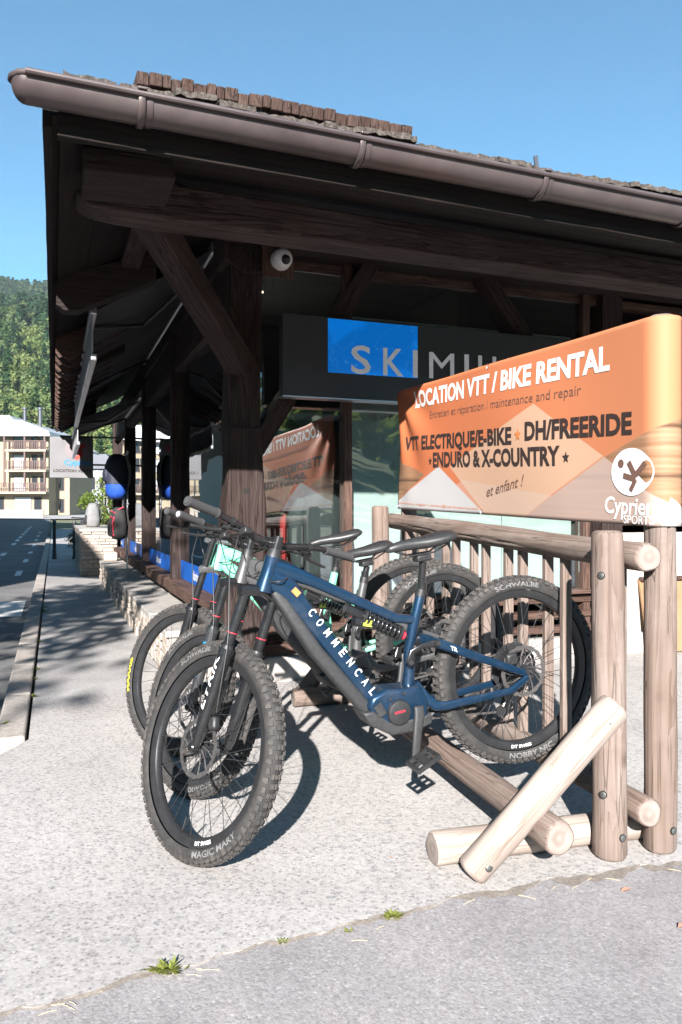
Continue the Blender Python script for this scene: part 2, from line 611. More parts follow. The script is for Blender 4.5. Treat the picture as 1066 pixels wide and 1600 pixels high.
MT = {}
MT['apron'] = m_concrete()
MT['asphalt'] = m_asphalt('worn_asphalt', 0.225, 0.345, (1.0, 0.95, 0.955))
MT['road'] = m_asphalt('road_asphalt', 0.13, 0.20, (1, 0.99, 0.98), 110)
MT['walk'] = m_asphalt('pavement_asphalt', 0.30, 0.41, (1.0, 0.97, 0.95), 120, 0.82)
MT['kerb'] = m_stone('granite_kerb', (0.245, 0.216, 0.194), (0.346, 0.310, 0.281), (0.418, 0.382, 0.353), 30)
MT['paint_w'] = speckle('road_paint', (0.45, 0.44, 0.42), (0.78, 0.77, 0.75), 22, 0.8, bump=0.001)
MT['dirt'] = speckle('dirt', (0.10, 0.083, 0.07), (0.21, 0.18, 0.155), 70, 0.95, bump=0.004)
MT['soil'] = speckle('grassy_soil', (0.06, 0.08, 0.03), (0.16, 0.14, 0.08), 0.6, 0.95)
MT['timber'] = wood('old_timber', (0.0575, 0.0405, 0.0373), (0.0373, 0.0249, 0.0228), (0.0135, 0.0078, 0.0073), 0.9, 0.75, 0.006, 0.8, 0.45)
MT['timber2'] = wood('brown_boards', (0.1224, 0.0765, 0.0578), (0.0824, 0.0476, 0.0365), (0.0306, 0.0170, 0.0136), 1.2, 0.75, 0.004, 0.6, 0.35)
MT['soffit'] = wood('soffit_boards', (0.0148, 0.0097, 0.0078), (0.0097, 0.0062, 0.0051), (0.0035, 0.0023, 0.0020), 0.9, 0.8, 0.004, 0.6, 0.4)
MT['timber_x'] = wood('shaded_timber_across', (0.0361, 0.0254, 0.0234), (0.0234, 0.0156, 0.0143), (0.0084, 0.0049, 0.0046), 0.9, 0.75, 0.006, 0.8, 0.45, axis='x')  # old timber with the deep eave shade darkened into its colour
MT['timber_y'] = wood('shaded_timber_along', (0.0361, 0.0254, 0.0234), (0.0234, 0.0156, 0.0143), (0.0084, 0.0049, 0.0046), 0.9, 0.75, 0.006, 0.8, 0.45, axis='y')  # same darker copy of the old timber, eave shade in the colour
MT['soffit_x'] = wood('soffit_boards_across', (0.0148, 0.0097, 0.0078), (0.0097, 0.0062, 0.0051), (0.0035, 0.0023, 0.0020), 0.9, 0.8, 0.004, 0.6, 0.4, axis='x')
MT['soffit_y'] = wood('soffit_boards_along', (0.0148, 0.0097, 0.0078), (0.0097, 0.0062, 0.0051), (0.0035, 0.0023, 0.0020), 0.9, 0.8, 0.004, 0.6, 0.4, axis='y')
MT['timber2_x'] = wood('brown_boards_across', (0.1008, 0.0630, 0.0476), (0.0679, 0.0392, 0.0301), (0.0252, 0.0140, 0.0112), 1.2, 0.75, 0.004, 0.6, 0.35, axis='x')
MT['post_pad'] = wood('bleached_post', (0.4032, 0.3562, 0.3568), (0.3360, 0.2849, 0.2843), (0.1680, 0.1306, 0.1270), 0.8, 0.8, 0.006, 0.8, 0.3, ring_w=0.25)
MT['purlin'] = wood('weathered_purlin', (0.085, 0.066, 0.062), (0.055, 0.041, 0.038), (0.02, 0.014, 0.013), 0.9, 0.75, 0.006, 0.8, 0.45, axis='x')
MT['rack'] = wood('weathered_pine', (0.2387, 0.1939, 0.1715), (0.1973, 0.1558, 0.1334), (0.1301, 0.0908, 0.0706), 0.9, 0.8, 0.003, 0.55, 0.34, ring_w=0.3, knots=0.8)
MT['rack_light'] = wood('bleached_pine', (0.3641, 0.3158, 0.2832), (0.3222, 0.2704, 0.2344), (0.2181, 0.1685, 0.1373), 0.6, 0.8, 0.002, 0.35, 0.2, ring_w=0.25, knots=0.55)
MT['rack_end'] = end_grain('pine_end_grain', (0.17, 0.135, 0.115), (0.27, 0.23, 0.205))
MT['zinc'] = speckle('aged_zinc', (0.065, 0.048, 0.050), (0.102, 0.079, 0.077), 7, 0.42, 0.35, bump=0.0015, contrast=0.3, dust=((0.136, 0.115, 0.108), 0.5))
MT['flash'] = speckle('grey_flashing', (0.0800, 0.0840, 0.1000), (0.1120, 0.1160, 0.1320), 6, 0.45, 0.5)
MT['slate'] = m_stone('lichen_slate', (0.0294, 0.0228, 0.0192), (0.0714, 0.0588, 0.0504), (0.1764, 0.1638, 0.1512), 70)
MT['shingle'] = wood('roof_shingle', (0.096, 0.063, 0.053), (0.063, 0.040, 0.033), (0.027, 0.017, 0.013), 1.5, 0.85, 0.004, 0.6, 0.4)
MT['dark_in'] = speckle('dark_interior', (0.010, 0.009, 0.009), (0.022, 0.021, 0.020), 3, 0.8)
MT['in_floor'] = speckle('shop_floor', (0.10, 0.09, 0.08), (0.15, 0.13, 0.12), 5, 0.5)
MT['mint'] = speckle('pale_mint_panel', (0.4995, 0.5645, 0.5488), (0.5488, 0.6093, 0.5891), 4, 0.5)
MT['stucco'] = m_stone('cream_stucco', (0.390, 0.345, 0.300), (0.495, 0.450, 0.398), (0.555, 0.517, 0.465), 14)
MT['tan'] = speckle('tan_panel', (0.2325, 0.1283, 0.0632), (0.2883, 0.1711, 0.0949), 6, 0.7)
MT['ledge'] = m_stone('ledge_slab', (0.259, 0.238, 0.216), (0.338, 0.317, 0.295), (0.403, 0.382, 0.360), 12)
MT['rubble'] = m_stone('pale_rubble', (0.274, 0.223, 0.180), (0.389, 0.331, 0.281), (0.475, 0.425, 0.374), 16)
MT['mortar'] = m_stone('mortar', (0.238, 0.210, 0.189), (0.322, 0.287, 0.259), (0.385, 0.350, 0.315), 40)
MT['glass'] = m_glass('shop_glass', 0.13)
MT['glass_side'] = m_glass('street_glass', 0.18, (0.80, 0.85, 0.86))
MT['sign_grey'] = speckle('charcoal_sign', (0.024, 0.027, 0.031), (0.030, 0.034, 0.038), 12, 0.5)
MT['white'] = plain('white_plastic', (0.80, 0.80, 0.80), 0.4)
MT['white_print'] = plain('white_print', (0.82, 0.81, 0.80), 0.6)
MT['grey_print'] = plain('grey_print', (0.80, 0.82, 0.85), 0.5)
MT['black_print'] = plain('brown_black_print', (0.035, 0.022, 0.02), 0.6)
MT['blackplastic'] = speckle('black_plastic', (0.014, 0.014, 0.015), (0.024, 0.024, 0.025), 60, 0.5)
MT['blue_strip'] = speckle('blue_vinyl', (0.0, 0.075, 0.36), (0.0, 0.10, 0.44), 8, 0.4)
MT['steel'] = speckle('brushed_steel', (0.42, 0.42, 0.43), (0.55, 0.55, 0.56), 40, 0.35, 0.9)
MT['darksteel'] = speckle('dark_steel', (0.06, 0.06, 0.065), (0.11, 0.11, 0.115), 40, 0.38, 0.8)
MT['bolt'] = speckle('galvanised_bolt', (0.1200, 0.1240, 0.1200), (0.1680, 0.1720, 0.1680), 60, 0.45, 0.7)
MT['hole_shade'] = plain('recess_shade', (0.012, 0.009, 0.008), 0.9)  # near-black colour painted in for the shade inside holes

def m_blue_panel():
    t = NT('blue_sign_print')
    v = t.coords((1, 1, 1), rnd=False)
    nz = t.noise(v, 2.2, 3, 0.5, 0.8)
    w = t.math('FRACT', t.math('MULTIPLY', nz, 9.0))
    k = t.ramp(w, [(0.0, (0, 0, 0)), (0.88, (0, 0, 0)), (0.93, (1, 1, 1)), (0.97, (0, 0, 0))])
    big = t.ramp(t.noise(v, 3.0, 2, 0.4, 0.5), [(0.46, (0.0, 0.16, 0.60)), (0.54, (0.0, 0.12, 0.46))])
    col = t.mix(t.math('MULTIPLY', k, 0.35), big, (0.06, 0.34, 0.75))
    t.bsdf(col, 0.35, emit=col, emit_s=0.22)  # weak glow of its own colour added to brighten the print
    return t.m
MT['blue_panel'] = m_blue_panel()

# ------------------------------------------------------------------ frames of reference
O = Vector((-0.752, 5.13, 0))
BA = R(20.5)
B4 = Matrix.Translation(O) @ Matrix.Rotation(BA, 4, 'Z')       # shop: x along the front wall, y into depth
RACK4 = Matrix.Translation((0.913, 2.62, 0)) @ Matrix.Rotation(R(16), 4, 'Z')
def bw(x, y, z=0.0):
    return B4 @ Vector((x, y, z))
def rise(Y):
    return max(0.0, Y - 24) * 0.0105

# ------------------------------------------------------------------ ground
def sheet(name, pts, mat, kind='structure', skirt=0.0, label=None):
    mb = MB()
    n = len(pts)
    mb.add(pts, [tuple(range(n))])
    if skirt:
        lo = [(p[0], p[1], p[2] - skirt) for p in pts]
        mb.add(list(pts) + lo, [(i, i + n, (i + 1) % n + n, (i + 1) % n) for i in range(n)])
    me = mb.mesh(name, mat)
    if me.polygons[0].normal.z < 0:
        me.flip_normals()
    o = link(name, me)
    return tag(o, kind=kind)

# broad ground sheet to the horizon
gx = np.concatenate([[-3000, -1200], np.linspace(-400, 200, 7), [1200, 3000]])
gy = np.concatenate([[-600, -100, 0, 24], np.linspace(60, 130, 3), [400, 1500, 3500]])
gv = [(x, y, -0.14 + min(rise(y), 0.9)) for y in gy for x in gx]
gf = [(j * len(gx) + i, j * len(gx) + i + 1, (j + 1) * len(gx) + i + 1, (j + 1) * len(gx) + i) for j in range(len(gy) - 1) for i in range(len(gx) - 1)]
tag(link('ground', MB().add(gv, gf).mesh('ground', MT['soil'], recalc=False)), kind='structure')

# street running past the side wall
def strip(name, x0, x1, ys, z, mat):
    vs, fs = [], []
    for y in ys:
        for x in (x0, x1):
            p = bw(x, y)
            vs.append((p.x, p.y, z + rise(p.y)))
    for i in range(len(ys) - 1):
        fs.append((2 * i, 2 * i + 1, 2 * i + 3, 2 * i + 2))
    return tag(link(name, MB().add(vs, fs).mesh(name, mat, recalc=False)), kind='structure')
ys_long = [-30, -8, -4, 0, 4, 8, 12, 16, 20, 26, 32, 40, 50, 65, 80, 100, 130]
strip('road', -7.5, -1.36, ys_long, -0.085, MT['road'])
far = [bw(-14, 84), bw(8, 84), bw(8, 96), bw(-14, 96)]
strip('pavement', -1.215, 2.0, [0.13, 4, 8, 12, 16, 20, 26, 32, 40], -0.004, MT['walk'])

# painted marks on the street
def mark(x0, x1, y0, y1, name='road_marking'):
    vs = []
    for x, y in ((x0, y0), (x1, y0), (x1, y1), (x0, y1)):
        p = bw(x, y)
        vs.append((p.x, p.y, -0.080 + rise(p.y)))
    return tag(link(name, MB().add(vs, [(0, 1, 2, 3)]).mesh(name, MT['paint_w'], recalc=False)), kind='structure')
for k in range(12):
    mark(-2.55, -2.40, 12.4 + k * 3.1, 14.0 + k * 3.1)
for k in range(7):
    mark(-1.82, -1.70, 11.2 + k * 4.2, 12.5 + k * 4.2)
for k in range(4):
    mark(-1.98 - k * 0.95, -1.46 - k * 0.95, 4.9, 6.6)

# concrete apron in front of the shop and the asphalt before it
seam = [(-3.6, 1.35), (-1.9, 1.56), (-0.85, 1.781), (-0.672, 1.863), (-0.467, 1.98), (-0.197, 2.097), (0.05, 2.211), (0.367, 2.358), (0.76, 2.49), (1.15, 2.595), (2.2, 2.93), (5.5, 4.1)]
ss = []
for (xa, ya), (xb, yb) in zip(seam[:-1], seam[1:]):
    k = max(1, int(math.hypot(xb - xa, yb - ya) / 0.03))
    for i in range(k):
        tt = i / k
        ss.append((xa + (xb - xa) * tt, ya + (yb - ya) * tt))
ss.append(seam[-1])
ss = [(x, y + 0.010 * math.sin(x * 21) + 0.008 * math.sin(x * 57 + 1) + random.uniform(-0.006, 0.006)) for x, y in ss]
back = [bw(7.5, 0.3), bw(0.0, 0.13), bw(-1.215, 0.13), bw(-1.215, -0.78), bw(-1.42, -1.15), bw(-2.6, -2.0)]
tag(sheet('concrete_apron', [(x, y, 0.0) for x, y in ss] + [(p.x, p.y, 0.0) for p in back], MT['apron'], skirt=0.06))
sheet('asphalt', [(-14, -14, -0.005), (14, -14, -0.005), (14, 7.1, -0.005), (5.5, 4.2, -0.005)] + [(x, y + 0.05, -0.005) for x, y in reversed(ss)] + [(-14, 1.35, -0.005)], MT['asphalt'])
# crumbled earth in the seam
vs, fs = [], []
for i, (x, y) in enumerate(ss):
    w = max(0.0015, 0.004 + 0.020 * math.sin(x * 5.3 + 0.5) * math.sin(x * 13.1) + random.uniform(-0.006, 0.010) + (0.045 if 0.35 < x < 1.3 else 0) * random.random())
    vs += [(x, y - w, -0.0035), (x, y + 0.002, 0.0012)]
fs = [(2 * i, 2 * i + 2, 2 * i + 3, 2 * i + 1) for i in range(len(ss) - 1)]
tag(link('dirt_seam', MB().add(vs, fs).mesh('dirt_seam', MT['dirt'])), 'brown crumbled earth along the joint between concrete and asphalt', 'dirt', kind='stuff')

# kerb stones
kerb = empty('kerb', Matrix.Identity(4))
tag(kerb, kind='structure')
for k in range(30):
    y0 = -0.78 + k * 1.0
    y1 = y0 + 0.985
    p = bw(-1.305, (y0 + y1) / 2)
    mb = MB()
    ext = 0.08
    mb.box(-0.075, 0.075, -(y1 - y0) / 2, (y1 - y0) / 2, -0.16, 0.022 + random.uniform(-0.003, 0.003))
    part(kerb, 'kerb_stone', mb, MT['kerb'], bevel=0.012, mat4=Matrix.Translation((p.x, p.y, rise(p.y))) @ Matrix.Rotation(BA, 4, 'Z'))

# ------------------------------------------------------------------ the shop building
shop = empty('shop_building', B4, 'dark timber framed corner shop with deep eaves and large windows', 'building')

# plinth and floor
mb = MB().box(0.0, 7.5, 0.06, 0.5, -0.05, 0.17)
part(shop, 'plinth', mb, MT['ledge'], bevel=0.015)
part(shop, 'floor', MB().box(0.15, 7.4, 0.5, 11.4, 0.05, 0.19), MT['in_floor'])
# corner post with dark blocks for its mortises
def hewn_post(name, x0, x1, y0, y1, z0, z1, mat):
    a = ((x0 + x1) / 2, (y0 + y1) / 2, z0)
    b = ((x0 + x1) / 2, (y0 + y1) / 2, z1)
    return beam(shop, name, a, b, y1 - y0, x1 - x0, mat, jit=0.006, bevel=0.012, ref=(1, 0, 0))
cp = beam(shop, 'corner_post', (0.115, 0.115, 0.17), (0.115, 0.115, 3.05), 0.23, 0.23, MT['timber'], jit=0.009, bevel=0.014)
cp['label'] = 'massive hewn corner post with dark blocks for mortises'
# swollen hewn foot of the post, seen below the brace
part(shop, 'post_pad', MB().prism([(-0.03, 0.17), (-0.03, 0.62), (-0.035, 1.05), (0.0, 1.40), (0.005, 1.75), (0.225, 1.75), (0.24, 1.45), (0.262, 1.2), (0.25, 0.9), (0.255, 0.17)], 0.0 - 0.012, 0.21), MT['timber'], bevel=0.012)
for x, z, w, h_ in ((0.10, 1.30, 0.04, 0.035), (0.03, 2.0, 0.02, 0.16), (0.07, 0.86, 0.018, 0.018), (0.20, 0.98, 0.02, 0.05)):
    part(shop, 'mortise_shade', MB().box(x, x + w, -0.014 if z < 1.6 else -0.011, 0.03, z, z + h_), MT['hole_shade'], bevel=0.002)  # near-black block set proud; its colour paints the shade inside a mortise
# capital and braces
part(shop, 'post_capital', MB().prism([(-0.03, 2.86), (0.10, 2.76), (0.26, 2.80), (0.34, 2.92), (0.34, 3.05), (-0.06, 3.05)], -0.04, 0.24), MT['timber'], bevel=0.012)
beam(shop, 'brace', (0.08, -0.03, 2.14), (-0.66, -1.02, 2.74), 0.13, 0.17, MT['timber'], ref=(0.6, -0.8, 0))
beam(shop, 'brace', (0.17, 0.10, 1.56), (1.17, 0.10, 3.16), 0.12, 0.19, MT['timber'], ref=(0, 1, 0))
beam(shop, 'brace', (3.07, 0.10, 1.60), (1.84, 0.10, 3.16), 0.12, 0.19, MT['timber'], ref=(0, 1, 0))
beam(shop, 'brace', (0.10, 0.2, 2.2), (0.10, 1.15, 3.1), 0.12, 0.15, MT['timber'], ref=(1, 0, 0))
# wall plates; the front one runs out under the eaves with a carved end
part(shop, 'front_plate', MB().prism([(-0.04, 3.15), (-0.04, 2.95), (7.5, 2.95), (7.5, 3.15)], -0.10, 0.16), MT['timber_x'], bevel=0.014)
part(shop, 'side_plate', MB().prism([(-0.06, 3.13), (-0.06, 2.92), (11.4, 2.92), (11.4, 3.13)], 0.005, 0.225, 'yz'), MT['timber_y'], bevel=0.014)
# outer purlin with a carved end under the corner of the eaves
part(shop, 'purlin', MB().prism([(-1.0, 2.69), (-0.99, 2.665), (-0.93, 2.635), (-0.80, 2.62), (-0.60, 2.615), (7.5, 2.58), (7.5, 2.70), (-0.40, 2.79), (-0.75, 2.79)], -1.24, -1.04), MT['purlin'], bevel=0.014)
part(shop, 'purlin_end', MB().prism([(-0.98, 2.685), (-0.62, 2.70), (-0.60, 2.60), (-0.98, 2.58)], -1.74, -1.42), MT['timber_x'], bevel=0.01)
beam(shop, 'purlin', (-0.62, -0.8, 2.83), (-0.62, 9.0, 2.83), 0.10, 0.12, MT['timber'], ref=(1, 0, 0))
for y in (0.22, 2.68, 5.36, 8.0):
    part(shop, 'outlooker', MB().prism([(-1.075, 2.66), (-1.08, 2.50), (-1.03, 2.465), (-0.94, 2.475), (-0.45, 2.72), (-0.45, 2.92), (-1.075, 2.68)], y - 0.07, y + 0.07), MT['timber_x'], bevel=0.008)
for k in range(19):
    y = 1.9 + k * 0.36
    part(shop, 'rafter_tail', MB().prism([(-1.08, 2.60), (-1.08, 2.52), (-1.05, 2.48), (-1.01, 2.50), (-0.97, 2.47), (-0.5, 2.76), (-0.5, 2.93), (-1.08, 2.65)], y - 0.035, y + 0.035), MT['timber2_x'], bevel=0.004)
# roof: two slopes meeting in a hip
RZ = 2.66
def zf(y): return RZ + 0.28 * (y + 2.0)
def zs(x): return RZ + 0.506 * (x + 1.10)
hipx = 2.22
zr = zf(4.0)
ht = 0.07
mb = MB()
poly_f = [(-1.10, -2.0, zf(-2)), (7.6, -2.0, zf(-2) - 0.12), (7.6, 4.0, zr), (hipx, 4.0, zr)]
poly_s = [(-1.10, -2.0, zf(-2)), (hipx, 4.0, zr), (hipx, 9.3, zr), (-1.10, 9.3, zs(-1.10))]
for poly in (poly_f, poly_s):
    n = 4
    mb.add(poly + [(p[0], p[1], p[2] + ht) for p in poly],
           [(0, 1, 2, 3), (7, 6, 5, 4)] + [(i, (i + 1) % 4, (i + 1) % 4 + 4, i + 4) for i in range(4)])
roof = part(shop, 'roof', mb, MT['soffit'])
part(shop, 'roof_back', MB().prism([(4.0, 2.9), (11.5, 2.9), (11.5, 3.4), (4.0, zr + 0.05)], hipx, 7.6, 'yz'), MT['soffit'])
# soffit boards under the front slope
for k in range(11):
    y0 = -1.94 + k * 0.175
    y1 = y0 + 0.168
    xa = -1.07 + max(0, (zf(y0) - RZ) / 0.506)
    mb = MB().add([(xa, y0, zf(y0) - 0.022), (7.4, y0, zf(y0) - 0.022 - 0.12), (7.4, y1, zf(y1) - 0.022 - 0.12), (xa + 0.098, y1, zf(y1) - 0.022),
                   (xa, y0, zf(y0) - 0.002), (7.4, y0, zf(y0) - 0.002 - 0.12), (7.4, y1, zf(y1) - 0.002 - 0.12), (xa + 0.098, y1, zf(y1) - 0.002)],
                  [(0, 1, 2, 3), (7, 6, 5, 4), (0, 1, 5, 4), (1, 2, 6, 5), (2, 3, 7, 6), (3, 0, 4, 7)])
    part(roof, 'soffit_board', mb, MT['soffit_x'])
for k in range(6):
    x0 = -1.07 + k * 0.18
    x1 = x0 + 0.178
    ya = -2.0 + max(0, (zs(x0) - RZ) / 0.28) + 0.02
    yb = -2.0 + max(0, (zs(x1) - RZ) / 0.28) + 0.02
    mb = MB().add([(x0, ya, zs(x0) - 0.022), (x1, yb, zs(x1) - 0.022), (x1, 9.2, zs(x1) - 0.022), (x0, 9.2, zs(x0) - 0.022),
                   (x0, ya, zs(x0) - 0.002), (x1, yb, zs(x1) - 0.002), (x1, 9.2, zs(x1) - 0.002), (x0, 9.2, zs(x0) - 0.002)],
                  [(0, 1, 2, 3), (7, 6, 5, 4), (0, 1, 5, 4), (1, 2, 6, 5), (2, 3, 7, 6), (3, 0, 4, 7)])
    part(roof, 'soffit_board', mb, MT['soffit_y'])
# verge board along the side and fascia along the front
beam(shop, 'verge_board', (-1.115, -2.0, 2.685), (-1.115, 9.3, 2.685), 0.03, 0.14, MT['soffit'], jit=0.003, bevel=0.004, ref=(0, 0, 1))
GS = -0.0142   # the gutter falls a little to the right
fas = beam(shop, 'fascia_board', (-1.08, -2.018, 2.638), (7.6, -2.018, 2.638 + GS * 8.7), 0.13, 0.035, MT['soffit'], jit=0.002, bevel=0.004, ref=(0, 1, 0))
# rough stone covering seen along the eaves
x = -1.06
while x < 6.8:
    w = random.uniform(0.12, 0.42)
    zb = RZ + 0.134 + GS * (x + 1.1)
    lift = random.choice([0.0, 0.0, 0.012, 0.024])
    mb = MB()
    n = max(4, int(w / 0.02))
    vs, fs = [], []
    for i in range(n + 1):
        xx = x + w * i / n
        j1, j2 = random.uniform(-0.007, 0.007), random.uniform(-0.004, 0.004)
        vs += [(xx, -2.035 + j1, zb + lift + j2), (xx, -2.03 + j1, zb + lift + 0.024 + random.uniform(-0.005, 0.006)), (xx, -1.86, zb + lift + 0.072), (xx, -1.86, zb + 0.03)]
    for i in range(n):
        for j in range(4):
            fs.append((i * 4 + j, i * 4 + (j + 1) % 4, i * 4 + 4 + (j + 1) % 4, i * 4 + 4 + j))
    fs += [(0, 1, 2, 3), tuple(n * 4 + j for j in (3, 2, 1, 0))]
    part(roof, 'roof_slate', mb.add(vs, fs), MT['slate'])
    x += w + random.uniform(0.0, 0.02)
# raised shingled hatch on the roof, with its grey flashing
part(roof, 'flashing', MB().prism([(-0.765, 2.785), (0.43, 2.768), (0.43, 2.918), (-0.765, 2.932)], -1.815, -1.74), MT['flash'], bevel=0.004)
part(roof, 'flashing_clip', MB().obox((-0.26, -1.82, 2.90), (0.016, 0, 0), (0, 0.004, 0), (0.0, 0.005, 0.05)), MT['flash'])
part(roof, 'flashing_clip', MB().obox((1.11, -1.90, 2.86), (0.010, 0, 0.004), (0, 0.004, 0), (-0.008, 0.0, 0.05)), MT['flash'])
x = -0.775
while x < 0.43:
    w = random.uniform(0.034, 0.062)
    d = random.uniform(-0.014, 0.006)
    zt = 2.980 + GS * (x + 0.8) + random.uniform(-0.006, 0.006)
    part(roof, 'hatch_shingle', MB().prism([(-1.84 + d, zt - 0.050), (-1.60, zt - 0.035), (-1.60, zt + 0.05), (-1.85 + d, zt)], x, x + w - 0.003, 'yz'), MT['shingle'], bevel=0.004)
    x += w
# gutter with brackets
def gut(x): return 2.703 + GS * (x + 1.1)
mb = MB()
gr, gy0 = 0.070, -2.115
secs = [-1.185, -0.6, 0.4, 1.5, 3.0, 5.0, 7.5]
prof = []
for i in range(13):
    a = math.pi + math.pi * i / 12
    prof.append((gr * math.cos(a), gr * math.sin(a)))
inn = [(c * 0.955, s * 0.955) for c, s in reversed(prof)]
bead = [(-gr - 0.011 + 0.011 * math.cos(a), 0.004 + 0.011 * math.sin(a)) for a in np.linspace(-0.2, 5.6, 9)]
ring = prof + inn + bead
vs = [(x, gy0 + y, gut(x) + z) for x in secs for y, z in ring]
m = len(ring)
fs = [(i * m + j, i * m + (j + 1) % m, (i + 1) * m + (j + 1) % m, (i + 1) * m + j) for i in range(len(secs) - 1) for j in range(m)]
gutter = part(shop, 'gutter', mb.add(vs, fs), MT['zinc'], smooth=40)
gutter['label'] = 'half-round aged brown zinc gutter along the front eaves'
# rounded stop end
vs, fs = [], []
for i in range(7):
    a = math.pi / 2 * i / 6
    rr, off = gr * math.cos(a), 0.05 * math.sin(a)
    for c, s in prof:
        vs.append((-1.185 - off, gy0 + c / gr * rr, gut(-1.185) + s / gr * rr))
k = len(prof)
fs = [(i * k + j, i * k + j + 1, (i + 1) * k + j + 1, (i + 1) * k + j) for i in range(6) for j in range(k - 1)]
part(gutter, 'end_cap', MB().add(vs, fs), MT['zinc'], smooth=60)
part(gutter, 'end_bead', MB().tube([(-1.15, gy0 - gr - 0.011, gut(-1.2) + 0.004), (-1.205, gy0 - gr * 0.9, gut(-1.2) + 0.004), (-1.232, gy0 - gr * 0.4, gut(-1.2) + 0.004), (-1.236, gy0, gut(-1.2) + 0.004), (-1.20, gy0 + gr, gut(-1.2) + 0.004)], 0.011, 8), MT['zinc'], smooth=60)
for x in (-0.79, 0.08, 0.96, 1.80, 2.66):
    pth = [(x, gy0 + (gr + 0.006) * math.cos(a), gut(x) + (gr + 0.006) * math.sin(a)) for a in np.linspace(math.pi * 0.94, 2 * math.pi, 14)]
    part(gutter, 'bracket', MB().loft([Vector(p) for p in pth], [(0.013, 0.006)] * 14, 8, 3, side=(1, 0, 0)), MT['zinc'], smooth=50)
    part(gutter, 'bracket_clip', MB().box(x - 0.016, x + 0.016, gy0 - gr - 0.03, gy0 + gr, gut(x) + 0.012, gut(x) + 0.022), MT['zinc'], bevel=0.003)
    part(gutter, 'joint_band', MB().loft([Vector((x + 0.03, gy0 + (gr + 0.002) * math.cos(a), gut(x) + (gr + 0.002) * math.sin(a))) for a in np.linspace(math.pi, 2 * math.pi, 14)], [(0.012, 0.003)] * 14, 6, 3, side=(1, 0, 0)), MT['zinc'], smooth=50)

# ---- front wall
# frames, glass, mint panels behind the glass, boards below
for x, w in ((0.86, 0.06), (2.93, 0.07), (3.10, 0.20)):
    beam(shop, 'mullion' if w < 0.1 else 'wall_post', (x + w / 2, 0.13, 0.17), (x + w / 2, 0.13, 2.95), 0.16 if w > 0.1 else 0.10, w, MT['timber2'] if w < 0.1 else MT['timber'], jit=0.002, bevel=0.004, ref=(1, 0, 0))
beam(shop, 'head_rail', (0.23, 0.16, 2.92), (3.1, 0.16, 2.92), 0.06, 0.08, MT['timber2'], jit=0.002, bevel=0.004)
beam(shop, 'transom', (0.23, 0.16, 1.86), (0.86, 0.16, 1.86), 0.035, 0.05, MT['darksteel'], jit=0.0, bevel=0.003)
part(shop, 'glass_pane', MB().box(0.23, 0.86, 0.130, 0.136, 0.46, 2.88), MT['glass'])
part(shop, 'glass_pane', MB().box(0.92, 2.93, 0.130, 0.136, 0.52, 2.88), MT['glass'])
for x0, x1 in ((0.925, 1.58), (1.59, 2.25), (2.26, 2.92)):
    part(shop, 'mint_panel', MB().box(x0, x1, 0.22, 0.25, 0.52, 2.62), MT['mint'], bevel=0.003)
for i, z in enumerate((0.18, 0.30, 0.42)):
    beam(shop, 'base_board', (0.21, 0.115, z + 0.055), (0.87, 0.115, z + 0.055), 0.105, 0.05, MT['timber2'], jit=0.002, bevel=0.004)
    beam(shop, 'base_board', (0.91, 0.115, z + 0.055), (3.10, 0.115, z + 0.055), 0.105, 0.05, MT['timber2'], jit=0.002, bevel=0.004)
beam(shop, 'window_sill', (0.88, 0.08, 0.535), (3.05, 0.08, 0.535), 0.03, 0.16, MT['timber2'], jit=0.002, bevel=0.005, ref=(0, 1, 0))
# right-hand wall: rendered base, dark boarded upper wall
part(shop, 'rendered_wall', MB().box(3.30, 7.5, 0.10, 0.30, 0.0, 1.0), MT['stucco'], bevel=0.01)
for k in range(11):
    z = 1.0 + k * 0.18
    beam(shop, 'wall_board', (3.30, 0.14, z + 0.09), (7.5, 0.14, z + 0.09), 0.172, 0.05, MT['timber2'], jit=0.003, bevel=0.006)
part(shop, 'right_window_frame', MB().box(3.62, 3.70, 0.03, 0.14, 0.62, 1.9).box(4.60, 4.68, 0.03, 0.14, 0.62, 1.9).box(3.62, 4.68, 0.031, 0.141, 1.86, 1.94), MT['timber2'], bevel=0.005)
# interior shell
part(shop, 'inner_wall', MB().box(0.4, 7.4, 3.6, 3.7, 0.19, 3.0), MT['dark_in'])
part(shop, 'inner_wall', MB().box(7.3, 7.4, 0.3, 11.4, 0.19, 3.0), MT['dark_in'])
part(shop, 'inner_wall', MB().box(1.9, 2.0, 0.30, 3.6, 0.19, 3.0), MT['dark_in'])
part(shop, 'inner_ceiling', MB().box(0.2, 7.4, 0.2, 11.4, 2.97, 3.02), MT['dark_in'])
part(shop, 'inner_wall', MB().box(1.9, 2.0, 3.7, 11.4, 0.19, 3.0), MT['dark_in'])

